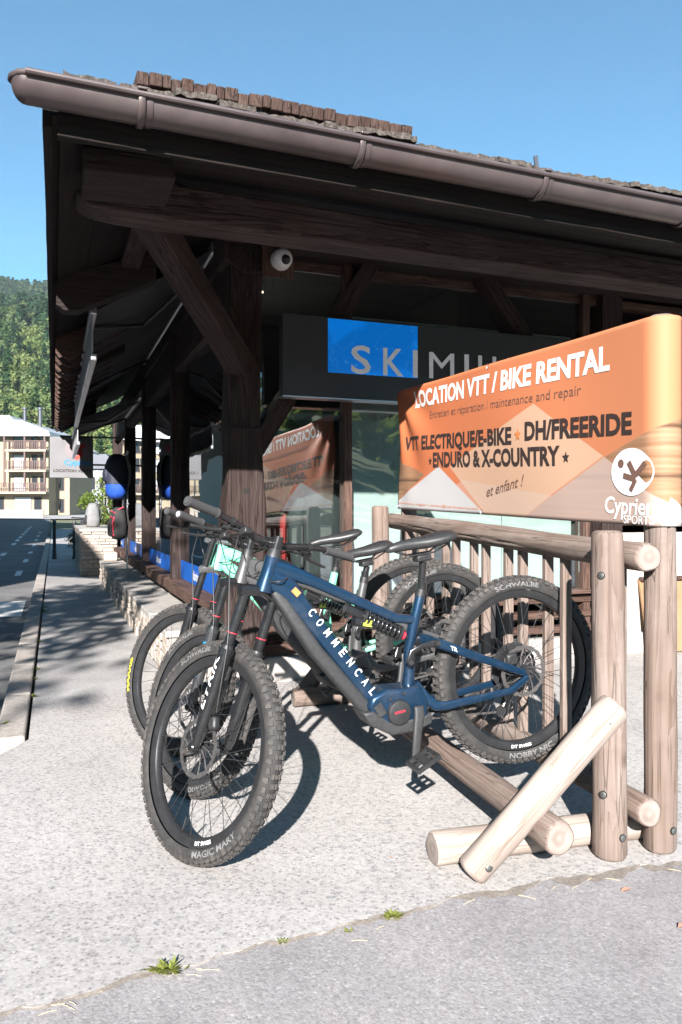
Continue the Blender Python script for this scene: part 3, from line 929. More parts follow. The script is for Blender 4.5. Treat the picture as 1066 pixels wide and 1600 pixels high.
# ---- side wall along the street
posts_y = [2.68, 5.36, 8.04, 10.72]
for y in posts_y:
    beam(shop, 'side_post', (0.07, y, 0.30), (0.07, y, 2.92), 0.14, 0.17, MT['timber'], jit=0.004, bevel=0.008)
edges = [0.23] + posts_y
for i in range(4):
    y0 = edges[i] + (0.085 if i else 0.0)
    y1 = edges[i + 1] - 0.085
    beam(shop, 'side_sill', (0.02, y0, 0.47), (0.02, y1, 0.47), 0.10, 0.17, MT['timber2'], jit=0.003, bevel=0.006, ref=(1, 0, 0))
    part(shop, 'side_glass', MB().box(0.085, 0.091, y0, y1, 0.52, 2.55), MT['glass_side'])
    beam(shop, 'side_head', (0.07, y0, 2.60), (0.07, y1, 2.60), 0.10, 0.10, MT['timber'], jit=0.003, bevel=0.006, ref=(1, 0, 0))
    part(shop, 'side_base', MB().box(0.02, 0.16, y0 - 0.1, y1 + 0.1, 0.0, 0.41), MT['ledge'])
    vin = part(shop, 'blue_film', MB().box(0.080, 0.0835, y0 + 0.02, y1 - 0.02, 0.525, 0.70), MT['blue_strip'])
    letters(vin, 'skimium', flat((0.079, y0 + (y1 - y0) * 0.55 + 0.35, 0.565), (0, -1, 0), (0, 0, 1)), MT['white_print'], height=0.085, bold=0.02)
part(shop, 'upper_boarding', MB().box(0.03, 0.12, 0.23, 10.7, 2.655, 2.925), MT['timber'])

# low stone ledge along the street side
ledge = empty('stone_ledge', B4, 'low pale stone ledge with slab top under the side windows', 'wall')
part(ledge, 'core', MB().box(-0.345, 0.015, 0.35, 8.6, -0.02, 0.30), MT['mortar'])
y = 0.33
while y < 8.6:
    L = min(random.uniform(0.8, 1.1), 8.62 - y)
    part(ledge, 'slab', MB().box(-0.375 + random.uniform(-0.008, 0.008), 0.018, y, y + L - 0.012, 0.302, 0.352 + random.uniform(-0.004, 0.004)), MT['ledge'], bevel=0.008)
    y += L
def rubble(parent, name, axis, fixed, a0, a1, z0, z1, hmin, hmax, lmin, lmax, depth=0.03):
    """courses of split stones on a wall face; axis 'y': face looks to -x, 'x': face looks to -y"""
    z = z0
    while z < z1 - 0.01:
        hh = min(random.uniform(hmin, hmax), z1 - z)
        a = a0
        while a < a1 - 0.02:
            L = min(random.uniform(lmin, lmax), a1 - a)
            pr = random.uniform(0.3, 1.0) * depth
            if axis == 'y':
                mb = MB().box(fixed - pr, fixed + 0.01, a + 0.006, a + L - 0.006, z + 0.005, z + hh - 0.005)
            else:
                mb = MB().box(a + 0.006, a + L - 0.006, fixed - pr, fixed + 0.01, z + 0.005, z + hh - 0.005)
            mb.v = [(p[0] + random.uniform(-.004, .004), p[1] + random.uniform(-.004, .004), p[2] + random.uniform(-.004, .004)) for p in mb.v]
            part(parent, name, mb, MT['rubble'], bevel=0.008, segs=1)
            a += L
        z += hh
rubble(ledge, 'stone', 'y', -0.345, 0.36, 8.6, 0.0, 0.30, 0.05, 0.11, 0.10, 0.30)
# taller stone wall further on
wall2 = empty('stone_wall', B4, 'waist high pale rubble stone wall end beyond the ledge', 'wall')
part(wall2, 'core', MB().box(-0.62, 0.0, 9.62, 13.5, -0.02, 0.80), MT['mortar'])
rubble(wall2, 'stone', 'x', 9.62, -0.62, 0.0, 0.0, 0.80, 0.05, 0.10, 0.08, 0.26)
rubble(wall2, 'stone', 'y', -0.62, 9.63, 13.4, 0.0, 0.80, 0.09, 0.16, 0.2, 0.5)
for k in range(4):
    part(wall2, 'cap_slab', MB().box(-0.66, 0.02, 9.58 + k * 0.98, 10.55 + k * 0.98, 0.803, 0.86), MT['ledge'], bevel=0.01)

# ------------------------------------------------------------------ bicycle rack
rack = empty('bicycle_rack', RACK4, 'weathered round log bicycle rack with vertical slats and diagonal brace', 'bicycle rack')
RK = [MT['rack'], MT['rack_end']]
RKL = [MT['rack_light'], MT['rack_end']]
def up(y): return 0.035 * y          # the rack climbs a little towards the shop
fp = log(rack, 'post', (0.006, 0, 0.0), (0.0, 0, 1.115), 0.054, RK, 0.014, splits=[(4.75, 0.1, 0.75, 0.006), (4.1, 0.5, 1.0, 0.005)])
log(rack, 'post', (0.205, 0, 0.0), (0.213, 0, 1.86), 0.052, RK, 0.012, splits=[(4.55, 0.30, 0.72, 0.011), (3.9, 0.0, 0.3, 0.006)])
log(rack, 'post', (0.0, 2.40, 0.0), (0.0, 2.40, 1.215), 0.054, RK, 0.014)
log(rack, 'post', (0.21, 2.40, 0.0), (0.21, 2.44, 1.95), 0.052, RK, 0.012)
log(rack, 'top_rail', (0.105, -0.075, 1.028), (0.105, 2.50, 1.115), 0.05, RK, 0.006)
log(rack, 'lower_rail', (0.105, -0.075, 0.165), (0.105, 2.50, 0.175), 0.048, RK, 0.006)
log(rack, 'front_rail', (-0.29, -0.16, 0.165), (-0.29, 2.52, 0.175), 0.052, RK, 0.006)
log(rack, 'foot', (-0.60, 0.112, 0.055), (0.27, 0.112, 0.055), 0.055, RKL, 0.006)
log(rack, 'foot', (-0.60, 2.27, 0.055), (0.27, 2.27, 0.055), 0.055, RK, 0.006)
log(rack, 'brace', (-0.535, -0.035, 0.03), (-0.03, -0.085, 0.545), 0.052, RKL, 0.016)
log(rack, 'brace', (-0.535, 2.37, 0.03), (-0.03, 2.47, 0.60), 0.052, RK, 0.016)
for c in (0.15, 0.495, 0.835, 1.19, 1.535, 1.89, 2.235):
    for d in (-0.066, 0.066):
        y = c + d
        if y > 2.3:
            continue
        beam(rack, 'slat', (0.105, y, 0.175), (0.105, y, 1.0 + up(y)), 0.040, 0.028, MT['rack'], jit=0.001, bevel=0.003, ref=(0, 1, 0))
def rbolt(p, nrm, r=0.011, hole_shade=True):
    """bolt head on a dark disc that paints the shade of a recess"""
    M, _ = zframe(p, Vector(p) + Vector(nrm))
    part(rack, 'recess_shade', MB().lathe([(0.0, 0.0008), (r * 1.2, 0.0008), (r * 1.2, -0.004)], 16, 'z'), MT['hole_shade'], mat4=M)  # flat dark disc, recess shade put into its colour
    part(rack, 'bolt', MB().lathe([(0.0, 0.0035), (r * 0.7, 0.003), (r, 0.001), (r, -0.004)], 14, 'z'), MT['bolt'], smooth=40, mat4=M)
rbolt((0.018, -0.0535, 0.085), (0.15, -1, 0))
rbolt((0.222, -0.0515, 0.085), (0.2, -1, 0))
rbolt((-0.048, -0.026, 0.965), (-0.9, -0.45, 0))
rbolt((-0.045, -0.033, 0.23), (-0.85, -0.5, 0))
rbolt((-0.495, -0.090, 0.068), (0.05, -1, 0.1), 0.011)
rbolt((-0.085, -0.128, 0.50), (-0.2, -1, 0.2), 0.008)
rbolt((-0.60, 2.27, 0.06), (-1, -0.05, 0), 0.010)

# ------------------------------------------------------------------ banner
BLEN = 2.47
BR = 0.066
def bsurf(s, t, off=0.0):
    zb = 1.197 - 0.067 * min(s, BLEN) / BLEN
    zt = 1.965 - 0.115 * min(s, BLEN) / BLEN
    z = zb + (zt - zb) * t
    # creases run out from the tied corners
    th = math.atan2((1 - t) * 0.75 + 0.02, s + 0.02)
    d = math.hypot(s, (1 - t) * 0.75)
    cr = 0.011 * math.sin(th * 11 + 0.6) * math.exp(-((d - 0.33) / 0.30) ** 2)
    th2 = math.atan2(t * 0.75 + 0.02, s + 0.02)
    d2 = math.hypot(s, t * 0.75)
    cr += 0.005 * math.sin(th2 * 7) * math.exp(-((d2 - 0.35) / 0.25) ** 2)
    cr += 0.006 * math.sin(s * 4.1 + t * 2.2) * min(1, max(0, (BLEN - s) / 0.5)) * min(1, s / 0.2)
    cr += 0.012 * math.sin(math.pi * t) * math.sin(math.pi * min(1, s / BLEN))
    if s <= BLEN:
        return Vector((0.211 - BR - off - cr * min(1, (BLEN - s) / 0.25), BLEN - s, z))
    a = (s - BLEN) / BR
    rr = BR + off
    return Vector((0.211 - rr * math.cos(a), -rr * math.sin(a), z))

def m_banner():
    t = NT('banner_print')
    uv = t.n('ShaderNodeTexCoord').outputs['UV']
    sp = t.n('ShaderNodeSeparateXYZ'); t.l(uv, sp.inputs[0])
    s, v = sp.outputs[0], sp.outputs[1]
    def mask(poly, soft=0.006):
        cx = sum(p[0] for p in poly) / len(poly); cy = sum(p[1] for p in poly) / len(poly)
        res = None
        for (x0, y0), (x1, y1) in zip(poly, poly[1:] + poly[:1]):
            a, b = y0 - y1, x1 - x0
            L = math.hypot(a, b); a, b = a / L, b / L
            c = -(a * x0 + b * y0)
            if a * cx + b * cy + c < 0:
                a, b, c = -a, -b, -c
            e = t.math('ADD', t.math('ADD', t.math('MULTIPLY', s, a), t.math('MULTIPLY', v, b)), c)
            e = t.math('DIVIDE', e, soft, clamp=True)
            res = e if res is None else t.math('MINIMUM', res, e)
        return res
    grad = t.ramp(t.math('DIVIDE', s, 2.7), [(0.0, (0.55, 0.160, 0.066)), (0.55, (0.55, 0.185, 0.085)), (1.0, (0.50, 0.195, 0.098))])
    mp = t.n('ShaderNodeMapping'); mp.inputs['Scale'].default_value = (2.0, 34, 1); t.l(uv, mp.inputs[0])
    gr = t.noise(mp.outputs[0], 1.0, 5, 0.6)
    board = t.math('FRACT', t.math('MULTIPLY', v, 4.2))
    gap = t.ramp(board, [(0.0, (0.35, 0.35, 0.35)), (0.10, (1, 1, 1)), (0.93, (1, 1, 1)), (1.0, (0.288, 0.288, 0.288))])
    wd = t.mix(1.0, t.ramp(gr, [(0.3, (0.245, 0.119, 0.061)), (0.7, (0.403, 0.238, 0.144))]), gap, 'MULTIPLY')
    col = grad
    col = t.mix(mask([(-0.1, 0.46), (0.49, 0.283), (0.0, 0.05), (-0.1, 0.05)]), col, wd)
    col = t.mix(mask([(2.9, 0.65), (2.239, 0.345), (1.60, -0.03), (2.9, -0.03)]), col, wd)
    col = t.mix(t.math('MULTIPLY', mask([(2.239, 0.348), (1.60, -0.03), (2.75, -0.03)]), 0.78), col, (0.475, 0.360, 0.317))
    col = t.mix(t.math('MULTIPLY', mask([(2.56, 0.14), (2.52, -0.03), (2.78, -0.03)]), 0.75), col, (0.576, 0.533, 0.511))
    col = t.mix(mask([(0.689, 0.344), (0.0, 0.068), (-0.2, -0.03), (1.30, -0.03)]), col, (0.533, 0.518, 0.518))
    col = t.mix(mask([(1.744, 0.686), (0.831, 0.335), (1.29, -0.03), (1.60, -0.03), (2.239, 0.348)]), col, (0.576, 0.360, 0.245))
    col = t.mix(t.math('MULTIPLY', mask([(1.0, 0.24), (0.90, 0.20), (1.27, -0.03), (1.62, -0.03), (1.9, 0.14)]), 0.35), col, (0.576, 0.475, 0.418))
    b = t.bsdf(col, 0.6, spec=0.25)
    # thin translucent sheet
    tl = t.n('ShaderNodeBsdfTranslucent'); t.l(col, tl.inputs[0])
    mx = t.n('ShaderNodeMixShader'); mx.inputs[0].default_value = 0.12
    t.l(b.outputs[0], mx.inputs[1]); t.l(tl.outputs[0], mx.inputs[2]); t.l(mx.outputs[0], t.out.inputs[0])
    return t.m
NS, NTT = 150, 44
SMAX = BLEN + math.pi * BR * 1.25
vs, fs, uvs = [], [], []
for j in range(NTT + 1):
    for i in range(NS + 1):
        s, tv = SMAX * i / NS, j / NTT
        vs.append(bsurf(s, tv)); uvs.append((s, tv))
for j in range(NTT):
    for i in range(NS):
        a = j * (NS + 1) + i
        fs.append((a, a + 1, a + NS + 2, a + NS + 1))
me = MB().add(vs, fs).mesh('banner', m_banner(), smooth=80, recalc=False)
ul = me.uv_layers.new(name='UVMap')
for lp in me.loops:
    ul.data[lp.index].uv = uvs[lp.vertex_index]
banner = link('banner', me)
banner.matrix_world = RACK4
sol = banner.modifiers.new('thickness', 'SOLIDIFY'); sol.thickness = 0.0012; sol.offset = -1
tag(banner, 'orange bike rental banner tied to the posts above the rack', 'banner')
MT['print_orange'] = plain('orange_print', (0.66, 0.20, 0.06), 0.6)
MT['print_brown'] = plain('brown_print', (0.16, 0.085, 0.065), 0.6)
def bline(text, s0, s1, t0, t1, h, mat, bold=0.0, shear=0.0, off=0.0018, space=1.0):
    def fn(x, y):
        return bsurf(s0 + x, t0 + (t1 - t0) * x / (s1 - s0) + y / 0.745, off)
    return letters(banner, text, fn, mat, width=s1 - s0, height=h, bold=bold, shear=shear, space=space)
bline('LOCATION VTT / BIKE RENTAL', 0.306, 2.272, 0.831, 0.793, 0.090, MT['white_print'], 0.038)
bline('Entretien et réparation / maintenance and repair', 0.539, 2.091, 0.718, 0.688, 0.043, MT['print_brown'], -0.006)
bline('VTT ELECTRIQUE/E-BIKE', 0.165, 1.558, 0.494, 0.458, 0.076, MT['black_print'], 0.038)
bline('DH/FREERIDE', 1.677, 2.402, 0.473, 0.452, 0.078, MT['black_print'], 0.038)
bline('ENDURO & X-COUNTRY', 0.613, 1.952, 0.342, 0.313, 0.078, MT['black_print'], 0.038)
bline('et enfant !', 1.277, 1.664, 0.121, 0.198, 0.050, MT['print_brown'], 0.004, 0.35)
bline('Reservation au magasin / contact@cypriensports.com', 0.03, 1.17, 0.045, 0.030, 0.013, MT['print_orange'], 0.0)
bline('Cyprien', 2.245, 2.515, 0.056, 0.052, 0.062, MT['white_print'], 0.02, 0.1)
bline('SPORTS', 2.355, 2.51, 0.008, 0.008, 0.030, MT['white_print'], 0.01)
def bpoly(pts, mat, off=0.0022, name='print_mark'):
    cs = sum(p[0] for p in pts) / len(pts); ct = sum(p[1] for p in pts) / len(pts)
    vv = [bsurf(cs, ct, off)] + [bsurf(s, t, off) for s, t in pts]
    n = len(pts)
    return part(banner, name, MB().add(vv, [(0, i + 1, (i + 1) % n + 1) for i in range(n)]), mat, recalc=False)
def star(s, t, r, mat):
    bpoly([(s + r * (1 if k % 2 == 0 else 0.42) * math.sin(math.pi * k / 5), t + r / 0.745 * (1 if k % 2 == 0 else 0.42) * math.cos(math.pi * k / 5)) for k in range(10)], mat)
star(1.615, 0.508, 0.030, MT['print_orange'])
star(0.575, 0.385, 0.026, MT['black_print'])
star(1.995, 0.352, 0.026, MT['black_print'])
bpoly([(2.397 + 0.112 * math.cos(a), 0.262 + 0.118 * math.sin(a)) for a in np.linspace(0, 2 * math.pi, 40, endpoint=False)], MT['white_print'], name='emblem_disc')
def stroke(a, b, w):
    d = Vector((b[0] - a[0], (b[1] - a[1]) * 0.745)); n = Vector((-d.y, d.x)).normalized() * w
    bpoly([(a[0] + n.x, a[1] + n.y / 0.745), (b[0] + n.x, b[1] + n.y / 0.745), (b[0] - n.x, b[1] - n.y / 0.745), (a[0] - n.x, a[1] - n.y / 0.745)], MT['print_brown'], 0.0034, 'emblem_stroke')
bpoly([(2.342 + 0.017 * math.cos(a), 0.305 + 0.022 * math.sin(a)) for a in np.linspace(0, 2 * math.pi, 16, endpoint=False)], MT['print_brown'], 0.0034, 'emblem_stroke')
stroke((2.385, 0.312), (2.425, 0.235), 0.012)
stroke((2.425, 0.245), (2.475, 0.305), 0.011)
stroke((2.355, 0.245), (2.425, 0.225), 0.011)
stroke((2.425, 0.225), (2.395, 0.168), 0.010)
# cable ties
for s, t in ((1.30, 0.985), (1.21, 0.02), (0.012, 0.97), (0.012, 0.03)):
    p = bsurf(s, t, 0.002)
    part(banner, 'eyelet', MB().lathe([(0.005, 0.0), (0.005, 0.003), (0.013, 0.003), (0.014, 0.0)], 14, 'x').xform(Matrix.Translation(p)), MT['steel'], smooth=40)

# ------------------------------------------------------------------ shop sign
sg = empty('shop_sign', B4, 'wide charcoal shop sign board with white lettering and a blue picture square', 'sign')
part(sg, 'board', MB().box(0.333, 2.74, -0.15, -0.06, 1.955, 2.505), MT['sign_grey'], bevel=0.006)
part(sg, 'lower_trim', MB().box(0.333, 2.74, -0.156, -0.05, 1.944, 1.953), MT['steel'])
part(sg, 'blue_picture', MB().box(0.652, 1.325, -0.1545, -0.149, 2.125, 2.492), MT['blue_panel'])
MT['sign_letter'] = plain('sign_letter_glow', (0.85, 0.87, 0.90), 0.5, emit=(0.85, 0.9, 1.0), emit_s=0.02)  # faint glow added to lift the letters under the eaves
for ch, x, w in (('S', 0.818, 0.145), ('K', 1.058, 0.155), ('I', 1.287, 0.036), ('M', 1.415, 0.20), ('I', 1.70, 0.036), ('U', 1.815, 0.15), ('M', 2.06, 0.20)):
    vs2, fs2, w2 = text2d(ch, 0.012 if ch != 'M' else 0.0)
    mb = MB().add([(x + px * w / w2, -0.1615, 2.132 + py * 0.19) for px, py in vs2], fs2)
    lt = part(sg, 'letter', mb, MT['sign_letter'], recalc=False)
    so = lt.modifiers.new('depth', 'SOLIDIFY'); so.thickness = 0.006; so.offset = -1

# hanging sign over the pavement
hs = empty('hanging_sign', B4 @ Matrix.Translation((0, 8.6, 0)), 'square pale hanging sign with red emblem over the pavement', 'sign')
part(hs, 'panel', MB().box(-1.156, -0.469, -0.04, 0.04, 1.735, 2.42), speckle('pale_sign', (0.13, 0.128, 0.132), (0.16, 0.158, 0.162), 5, 0.5), bevel=0.01)
part(hs, 'bracket', MB().box(-1.0, 0.02, -0.015, 0.015, 2.42, 2.45).box(-0.5, 0.02, -0.014, 0.014, 1.95, 1.98), MT['darksteel'])
MT['red_print'] = plain('red_print', (0.55, 0.045, 0.03), 0.6)
MT['blue_print'] = plain('blue_print', (0.02, 0.20, 0.50), 0.6)
MT['pink_print'] = plain('pale_disc_print', (0.20, 0.165, 0.17), 0.6)
part(hs, 'emblem_disc', MB().add([(-0.72 + 0.20 * math.cos(a), -0.043, 2.22 + 0.17 * math.sin(a)) for a in np.linspace(0, 2 * math.pi, 28, endpoint=False)], [tuple(range(28))]), MT['pink_print'])
def fbar(a, b, w, y=-0.046):
    d = Vector((b[0] - a[0], 0, b[1] - a[1])); n = Vector((-d.z, 0, d.x)).normalized() * w
    A, Bq = Vector((a[0], y, a[1])), Vector((b[0], y, b[1]))
    part(hs, 'emblem_stroke', MB().add([A + n, Bq + n, Bq - n, A - n], [(0, 1, 2, 3)]), MT['red_print'])
fbar((-0.80, 2.27), (-0.70, 2.22), 0.035); fbar((-0.72, 2.24), (-0.60, 2.29), 0.03); fbar((-0.70, 2.23), (-0.66, 2.13), 0.034); fbar((-0.76, 2.06), (-0.64, 2.13), 0.03)
letters(hs, 'Cyprien', flat((-0.93, -0.046, 1.955), (1, 0, 0), (0, 0, 1)), MT['blue_print'], width=0.43, height=0.085, bold=0.03)
letters(hs, 'LOCATION VENTE', flat((-1.10, -0.046, 1.835), (1, 0, 0), (0, 0, 1)), MT['black_print'], width=0.60, height=0.045, bold=0.03)

# ------------------------------------------------------------------ awnings over the side windows
MT['awning'] = speckle('grey_awning_cloth', (0.030, 0.029, 0.030), (0.042, 0.041, 0.042), 9, 0.8)
MT['awning_light'] = speckle('awning_valance', (0.30, 0.29, 0.30), (0.36, 0.35, 0.36), 9, 0.8)
def awning(y0, y1, x1, zt, zw, label):
    a = empty('awning', B4, label, 'awning', 'awnings over the side windows')
    vs, fs = [], []
    for i in range(13):
        t = i / 12
        for k, yy in enumerate((y0, y1)):
            vs.append((0.02 + (x1 - 0.02) * t, yy, zw + (zt - zw) * t - 0.012 * math.sin(math.pi * t)))
    fs = [(2 * i, 2 * i + 1, 2 * i + 3, 2 * i + 2) for i in range(12)]
    f = part(a, 'fabric', MB().add(vs, fs), MT['awning'], smooth=60)
    sm = f.modifiers.new('t', 'SOLIDIFY'); sm.thickness = 0.003
    part(a, 'valance', MB().box(x1 - 0.006, x1 + 0.004, y0, y1, zt - 0.30, zt), MT['awning_light'])
    part(a, 'bottom_bar', MB().box(x1 - 0.012, x1 + 0.03, y0 - 0.015, y1 + 0.015, zt - 0.34, zt - 0.29), MT['steel'], bevel=0.008)
    part(a, 'front_bar', MB().box(x1 - 0.02, x1 + 0.03, y0 - 0.02, y1 + 0.02, zt - 0.02, zt + 0.035), MT['steel'], bevel=0.008)
    part(a, 'cassette', MB().box(-0.02, 0.10, y0 - 0.02, y1 + 0.02, zw - 0.06, zw + 0.05), MT['steel'], bevel=0.02)
    for yy in (y0 + 0.35, y1 - 0.35):
        s = 1 if yy < (y0 + y1) / 2 else -1
        el = (x1 * 0.45, yy + s * 0.75, zw * 0.45 + zt * 0.55 - 0.05)
        part(a, 'arm', MB().tube([(0.0, yy, zw - 0.06), el], 0.018, 8), MT['darksteel'], smooth=50)
        part(a, 'arm', MB().tube([el, (x1 + 0.01, yy + s * 0.1, zt - 0.01)], 0.016, 8), MT['darksteel'], smooth=50)
awning(0.55, 5.1, -0.84, 2.57, 3.12, 'half folded grey awning nearest the corner post under the eaves')
awning(5.5, 8.3, -0.80, 2.38, 2.75, 'smaller dark grey awning further along the side windows')
# purlin-clearing boards of the side wall are in shade above the awnings

# security camera
sc_ = empty('security_camera', B4, 'white dome security camera on a wooden block under the eaves', 'camera')
part(sc_, 'mount_block', MB().box(0.20, 0.42, -0.125, -0.105, 2.74, 2.96), MT['timber2'], bevel=0.004)
part(sc_, 'housing', MB().lathe([(0.0, -0.10), (0.03, -0.098), (0.055, -0.085), (0.068, -0.05), (0.07, 0.0)], 28, 'y', (0.325, -0.125, 2.855)), MT['white'], smooth=50)
part(sc_, 'lens_dome', MB().lathe([(0.0, -0.045), (0.018, -0.04), (0.03, -0.02), (0.033, 0.0)], 20, 'y', (0.335, -0.205, 2.835)), MT['blackplastic'], smooth=50)

# ------------------------------------------------------------------ bicycles
MT['rubber'] = speckle('tyre_rubber', (0.0158, 0.0151, 0.0151), (0.0288, 0.0274, 0.0266), 90, 0.78, dust=((0.0864, 0.0756, 0.0684), 0.45), bump=0.0008)
MT['tread'] = speckle('dusty_tread', (0.0256, 0.0240, 0.0232), (0.0560, 0.0512, 0.0480), 40, 0.9, dust=((0.1200, 0.1040, 0.0920), 0.6))
MT['rim'] = speckle('black_rim', (0.020, 0.020, 0.021), (0.030, 0.030, 0.032), 30, 0.36, 0.2)
MT['fork'] = speckle('gloss_black', (0.010, 0.010, 0.011), (0.016, 0.016, 0.017), 25, 0.24, 0.0, 0.4)
MT['gripm'] = speckle('grip_rubber', (0.030, 0.029, 0.030), (0.048, 0.046, 0.047), 200, 0.8, bump=0.001)
MT['saddlem'] = speckle('saddle_cover', (0.018, 0.018, 0.019), (0.030, 0.030, 0.031), 80, 0.42)
MT['chain'] = speckle('chain_steel', (0.16, 0.15, 0.145), (0.30, 0.28, 0.27), 120, 0.4, 0.85)
MT['redring'] = plain('red_ring', (0.6, 0.03, 0.06), 0.4)
MT['yellow_print'] = plain('yellow_print', (0.75, 0.66, 0.04), 0.5)
MT['tyre_print'] = plain('tyre_print', (0.15, 0.147, 0.147), 0.6)
MT['lime'] = plain('lime_label', (0.42, 0.48, 0.06), 0.5)
MT['cyan_print'] = plain('cyan_print', (0.02, 0.30, 0.62), 0.5)
MT['orange_label'] = plain('orange_badge', (0.62, 0.20, 0.06), 0.5)
def paint(name, c, metal, rough=0.28):
    t = NT(name)
    f = t.noise(t.coords(), 300, 2)
    d = tuple(x * 0.8 for x in c)
    dst = t.noise(t.coords(), 9, 6, 0.7)
    col = t.ramp(f, [(0.35, d), (0.65, c)])
    col = t.mix(t.math('MULTIPLY', t.ramp(dst, [(0.5, (0, 0, 0)), (0.8, (1, 1, 1))]), 0.18), col, (0.25, 0.22, 0.20))
    t.bsdf(col, t.math('ADD', t.math('MULTIPLY', dst, 0.25), rough - 0.1), metal, 0.5)
    return t.m
MT['p_blue'] = paint('metallic_blue_paint', (0.011, 0.041, 0.088), 0.55)
MT['p_grey'] = paint('matt_grey_paint', (0.10, 0.098, 0.10), 0.5, 0.42)
MT['p_mint'] = paint('mint_green_paint', (0.20, 0.72, 0.46), 0.0, 0.32)
MT['p_cover'] = speckle('battery_cover', (0.024, 0.024, 0.025), (0.036, 0.036, 0.037), 70, 0.5)

RT, RW = 0.372, 0.031       # tyre outer radius and half width
_wheel_cache = {}
def torus_pt(r, y, ang):
    return Vector((r * math.cos(ang), y, r * math.sin(ang)))
def tyre_profile():
    pr = []
    rc, ra, rb = 0.3385, 0.0300, RW
    for i in range(17):
        a = R(-128 + 256 * i / 16)
        pr.append((rc + ra * math.cos(a), rb * math.sin(a)))
    return pr
def wheel_meshes():
    if _wheel_cache:
        return _wheel_cache
    C_ = _wheel_cache
    C_['tyre'] = MB().lathe(tyre_profile(), 96, 'y').mesh('tyre', MT['rubber'], smooth=70)
    C_['rim'] = MB().lathe([(0.318, 0.0165), (0.318, 0.0195), (0.312, 0.0195), (0.300, 0.0175), (0.290, 0.0145), (0.285, 0.008), (0.284, 0.0), (0.285, -0.008), (0.290, -0.0145), (0.300, -0.0175), (0.312, -0.0195), (0.318, -0.0195), (0.318, -0.0165), (0.306, -0.012), (0.306, 0.012)], 96, 'y', closed=True).mesh('rim', MT['rim'], smooth=35)
    mb = MB()
    N = 78
    for i in range(N):
        a = 2 * math.pi * i / N
        def knob(ps, hl, hw, hh, da=0.0, skew=0.0):
            """block standing on the casing at cross-section angle ps"""
            aa = a + da
            rc = 0.3385
            rr, yy = rc + 0.0302 * math.cos(ps), RW * math.sin(ps)
            ctr = torus_pt(rr, yy, aa)
            radial = Vector((math.cos(aa), 0, math.sin(aa)))
            tang = Vector((-math.sin(aa), 0, math.cos(aa)))
            nrm = (radial * math.cos(ps) + Vector((0, 1, 0)) * math.sin(ps)).normalized()
            lat = nrm.cross(tang).normalized()
            tg = (tang + lat * skew).normalized()
            mb.obox(ctr + nrm * (hh * 0.5), tg * hl, lat * hw, nrm * hh)
        st = math.pi / N
        if i % 2 == 0:
            knob(R(16), 0.0082, 0.0058, 0.0042); knob(R(-16), 0.0082, 0.0058, 0.0042)
        else:
            knob(R(25), 0.0076, 0.0050, 0.0042); knob(R(-25), 0.0076, 0.0050, 0.0042)
            knob(0, 0.006, 0.0046, 0.0040)
        knob(R(54), 0.0088, 0.0058, 0.0046, st, 0.1); knob(R(-54), 0.0088, 0.0058, 0.0046, st, -0.1)
        if i % 2:
            knob(R(69), 0.006, 0.004, 0.003, st); knob(R(-69), 0.006, 0.004, 0.003, st)
    C_['tread'] = mb.mesh('tread_knobs', MT['tread'], recalc=False)
    mb = MB()
    for i in range(32):
        a = 2 * math.pi * i / 32
        side = 1 if i % 2 else -1
        h = a + (0.95 if (i // 2) % 2 else -0.95)
        mb.tube([(0.029 * math.cos(h), side * 0.030, 0.029 * math.sin(h)), (0.287 * math.cos(a), side * 0.004, 0.287 * math.sin(a))], 0.00125, 5, caps=False)
    C_['spokes'] = mb.mesh('spokes', MT['darksteel'], smooth=60)
    C_['hub'] = MB().lathe([(0.0, 0.055), (0.012, 0.055), (0.014, 0.05), (0.016, 0.036), (0.032, 0.034), (0.033, 0.028), (0.02, 0.022), (0.016, 0.0), (0.02, -0.022), (0.033, -0.028), (0.032, -0.034), (0.016, -0.036), (0.014, -0.05), (0.012, -0.055), (0.0, -0.055)], 24, 'y').mesh('hub', MT['darksteel'], smooth=35)
    mb = MB()
    n, m = 72, 4
    vs = []
    for k in range(n):
        a = 2 * math.pi * k / n
        ro = 0.1015 + 0.0018 * math.sin(a * 18)
        ri = 0.086 + 0.002 * math.sin(a * 12)
        for rr, yy in ((ro, 0.0424), (ro, 0.0442), (ri, 0.0442), (ri, 0.0424)):
            vs.append(torus_pt(rr, yy, a))
    fs = [(k * 4 + j, k * 4 + (j + 1) % 4, ((k + 1) % n) * 4 + (j + 1) % 4, ((k + 1) % n) * 4 + j) for k in range(n) for j in range(4)]
    mb.add(vs, fs)
    for k in range(12):
        a = 2 * math.pi * k / 12
        b = a + 0.55
        mb.tube([torus_pt(0.026, 0.0433, a), torus_pt(0.060, 0.0433, a + 0.36), torus_pt(0.088, 0.0433, b)], [0.003, 0.0022, 0.0028], 5)
    C_['rotor'] = mb.mesh('brake_rotor', MT['chain'])
    C_['valve'] = MB().tube([(0, 0, 0), (0, 0, -0.045)], 0.003, 6).mesh('valve', MT['blackplastic'])
    return C_

def sidewall(r0, phi, inward, y=None):
    """lettering on the tyre's left side; phi measured clockwise from the top as seen from the left of the bike"""
    def fn(x, yy):
        r = r0 - yy if inward else r0 + yy
        a = phi + (-(x) / r0 if inward else x / r0)
        c = max(-1, min(1, (r - 0.3385) / 0.0300))
        side = RW * math.sqrt(max(0.0, 1 - c * c)) + 0.0012 if y is None else y
        # seen from the left, right is -x
        return Vector((-r * math.sin(a), side, r * math.cos(a)))
    return fn

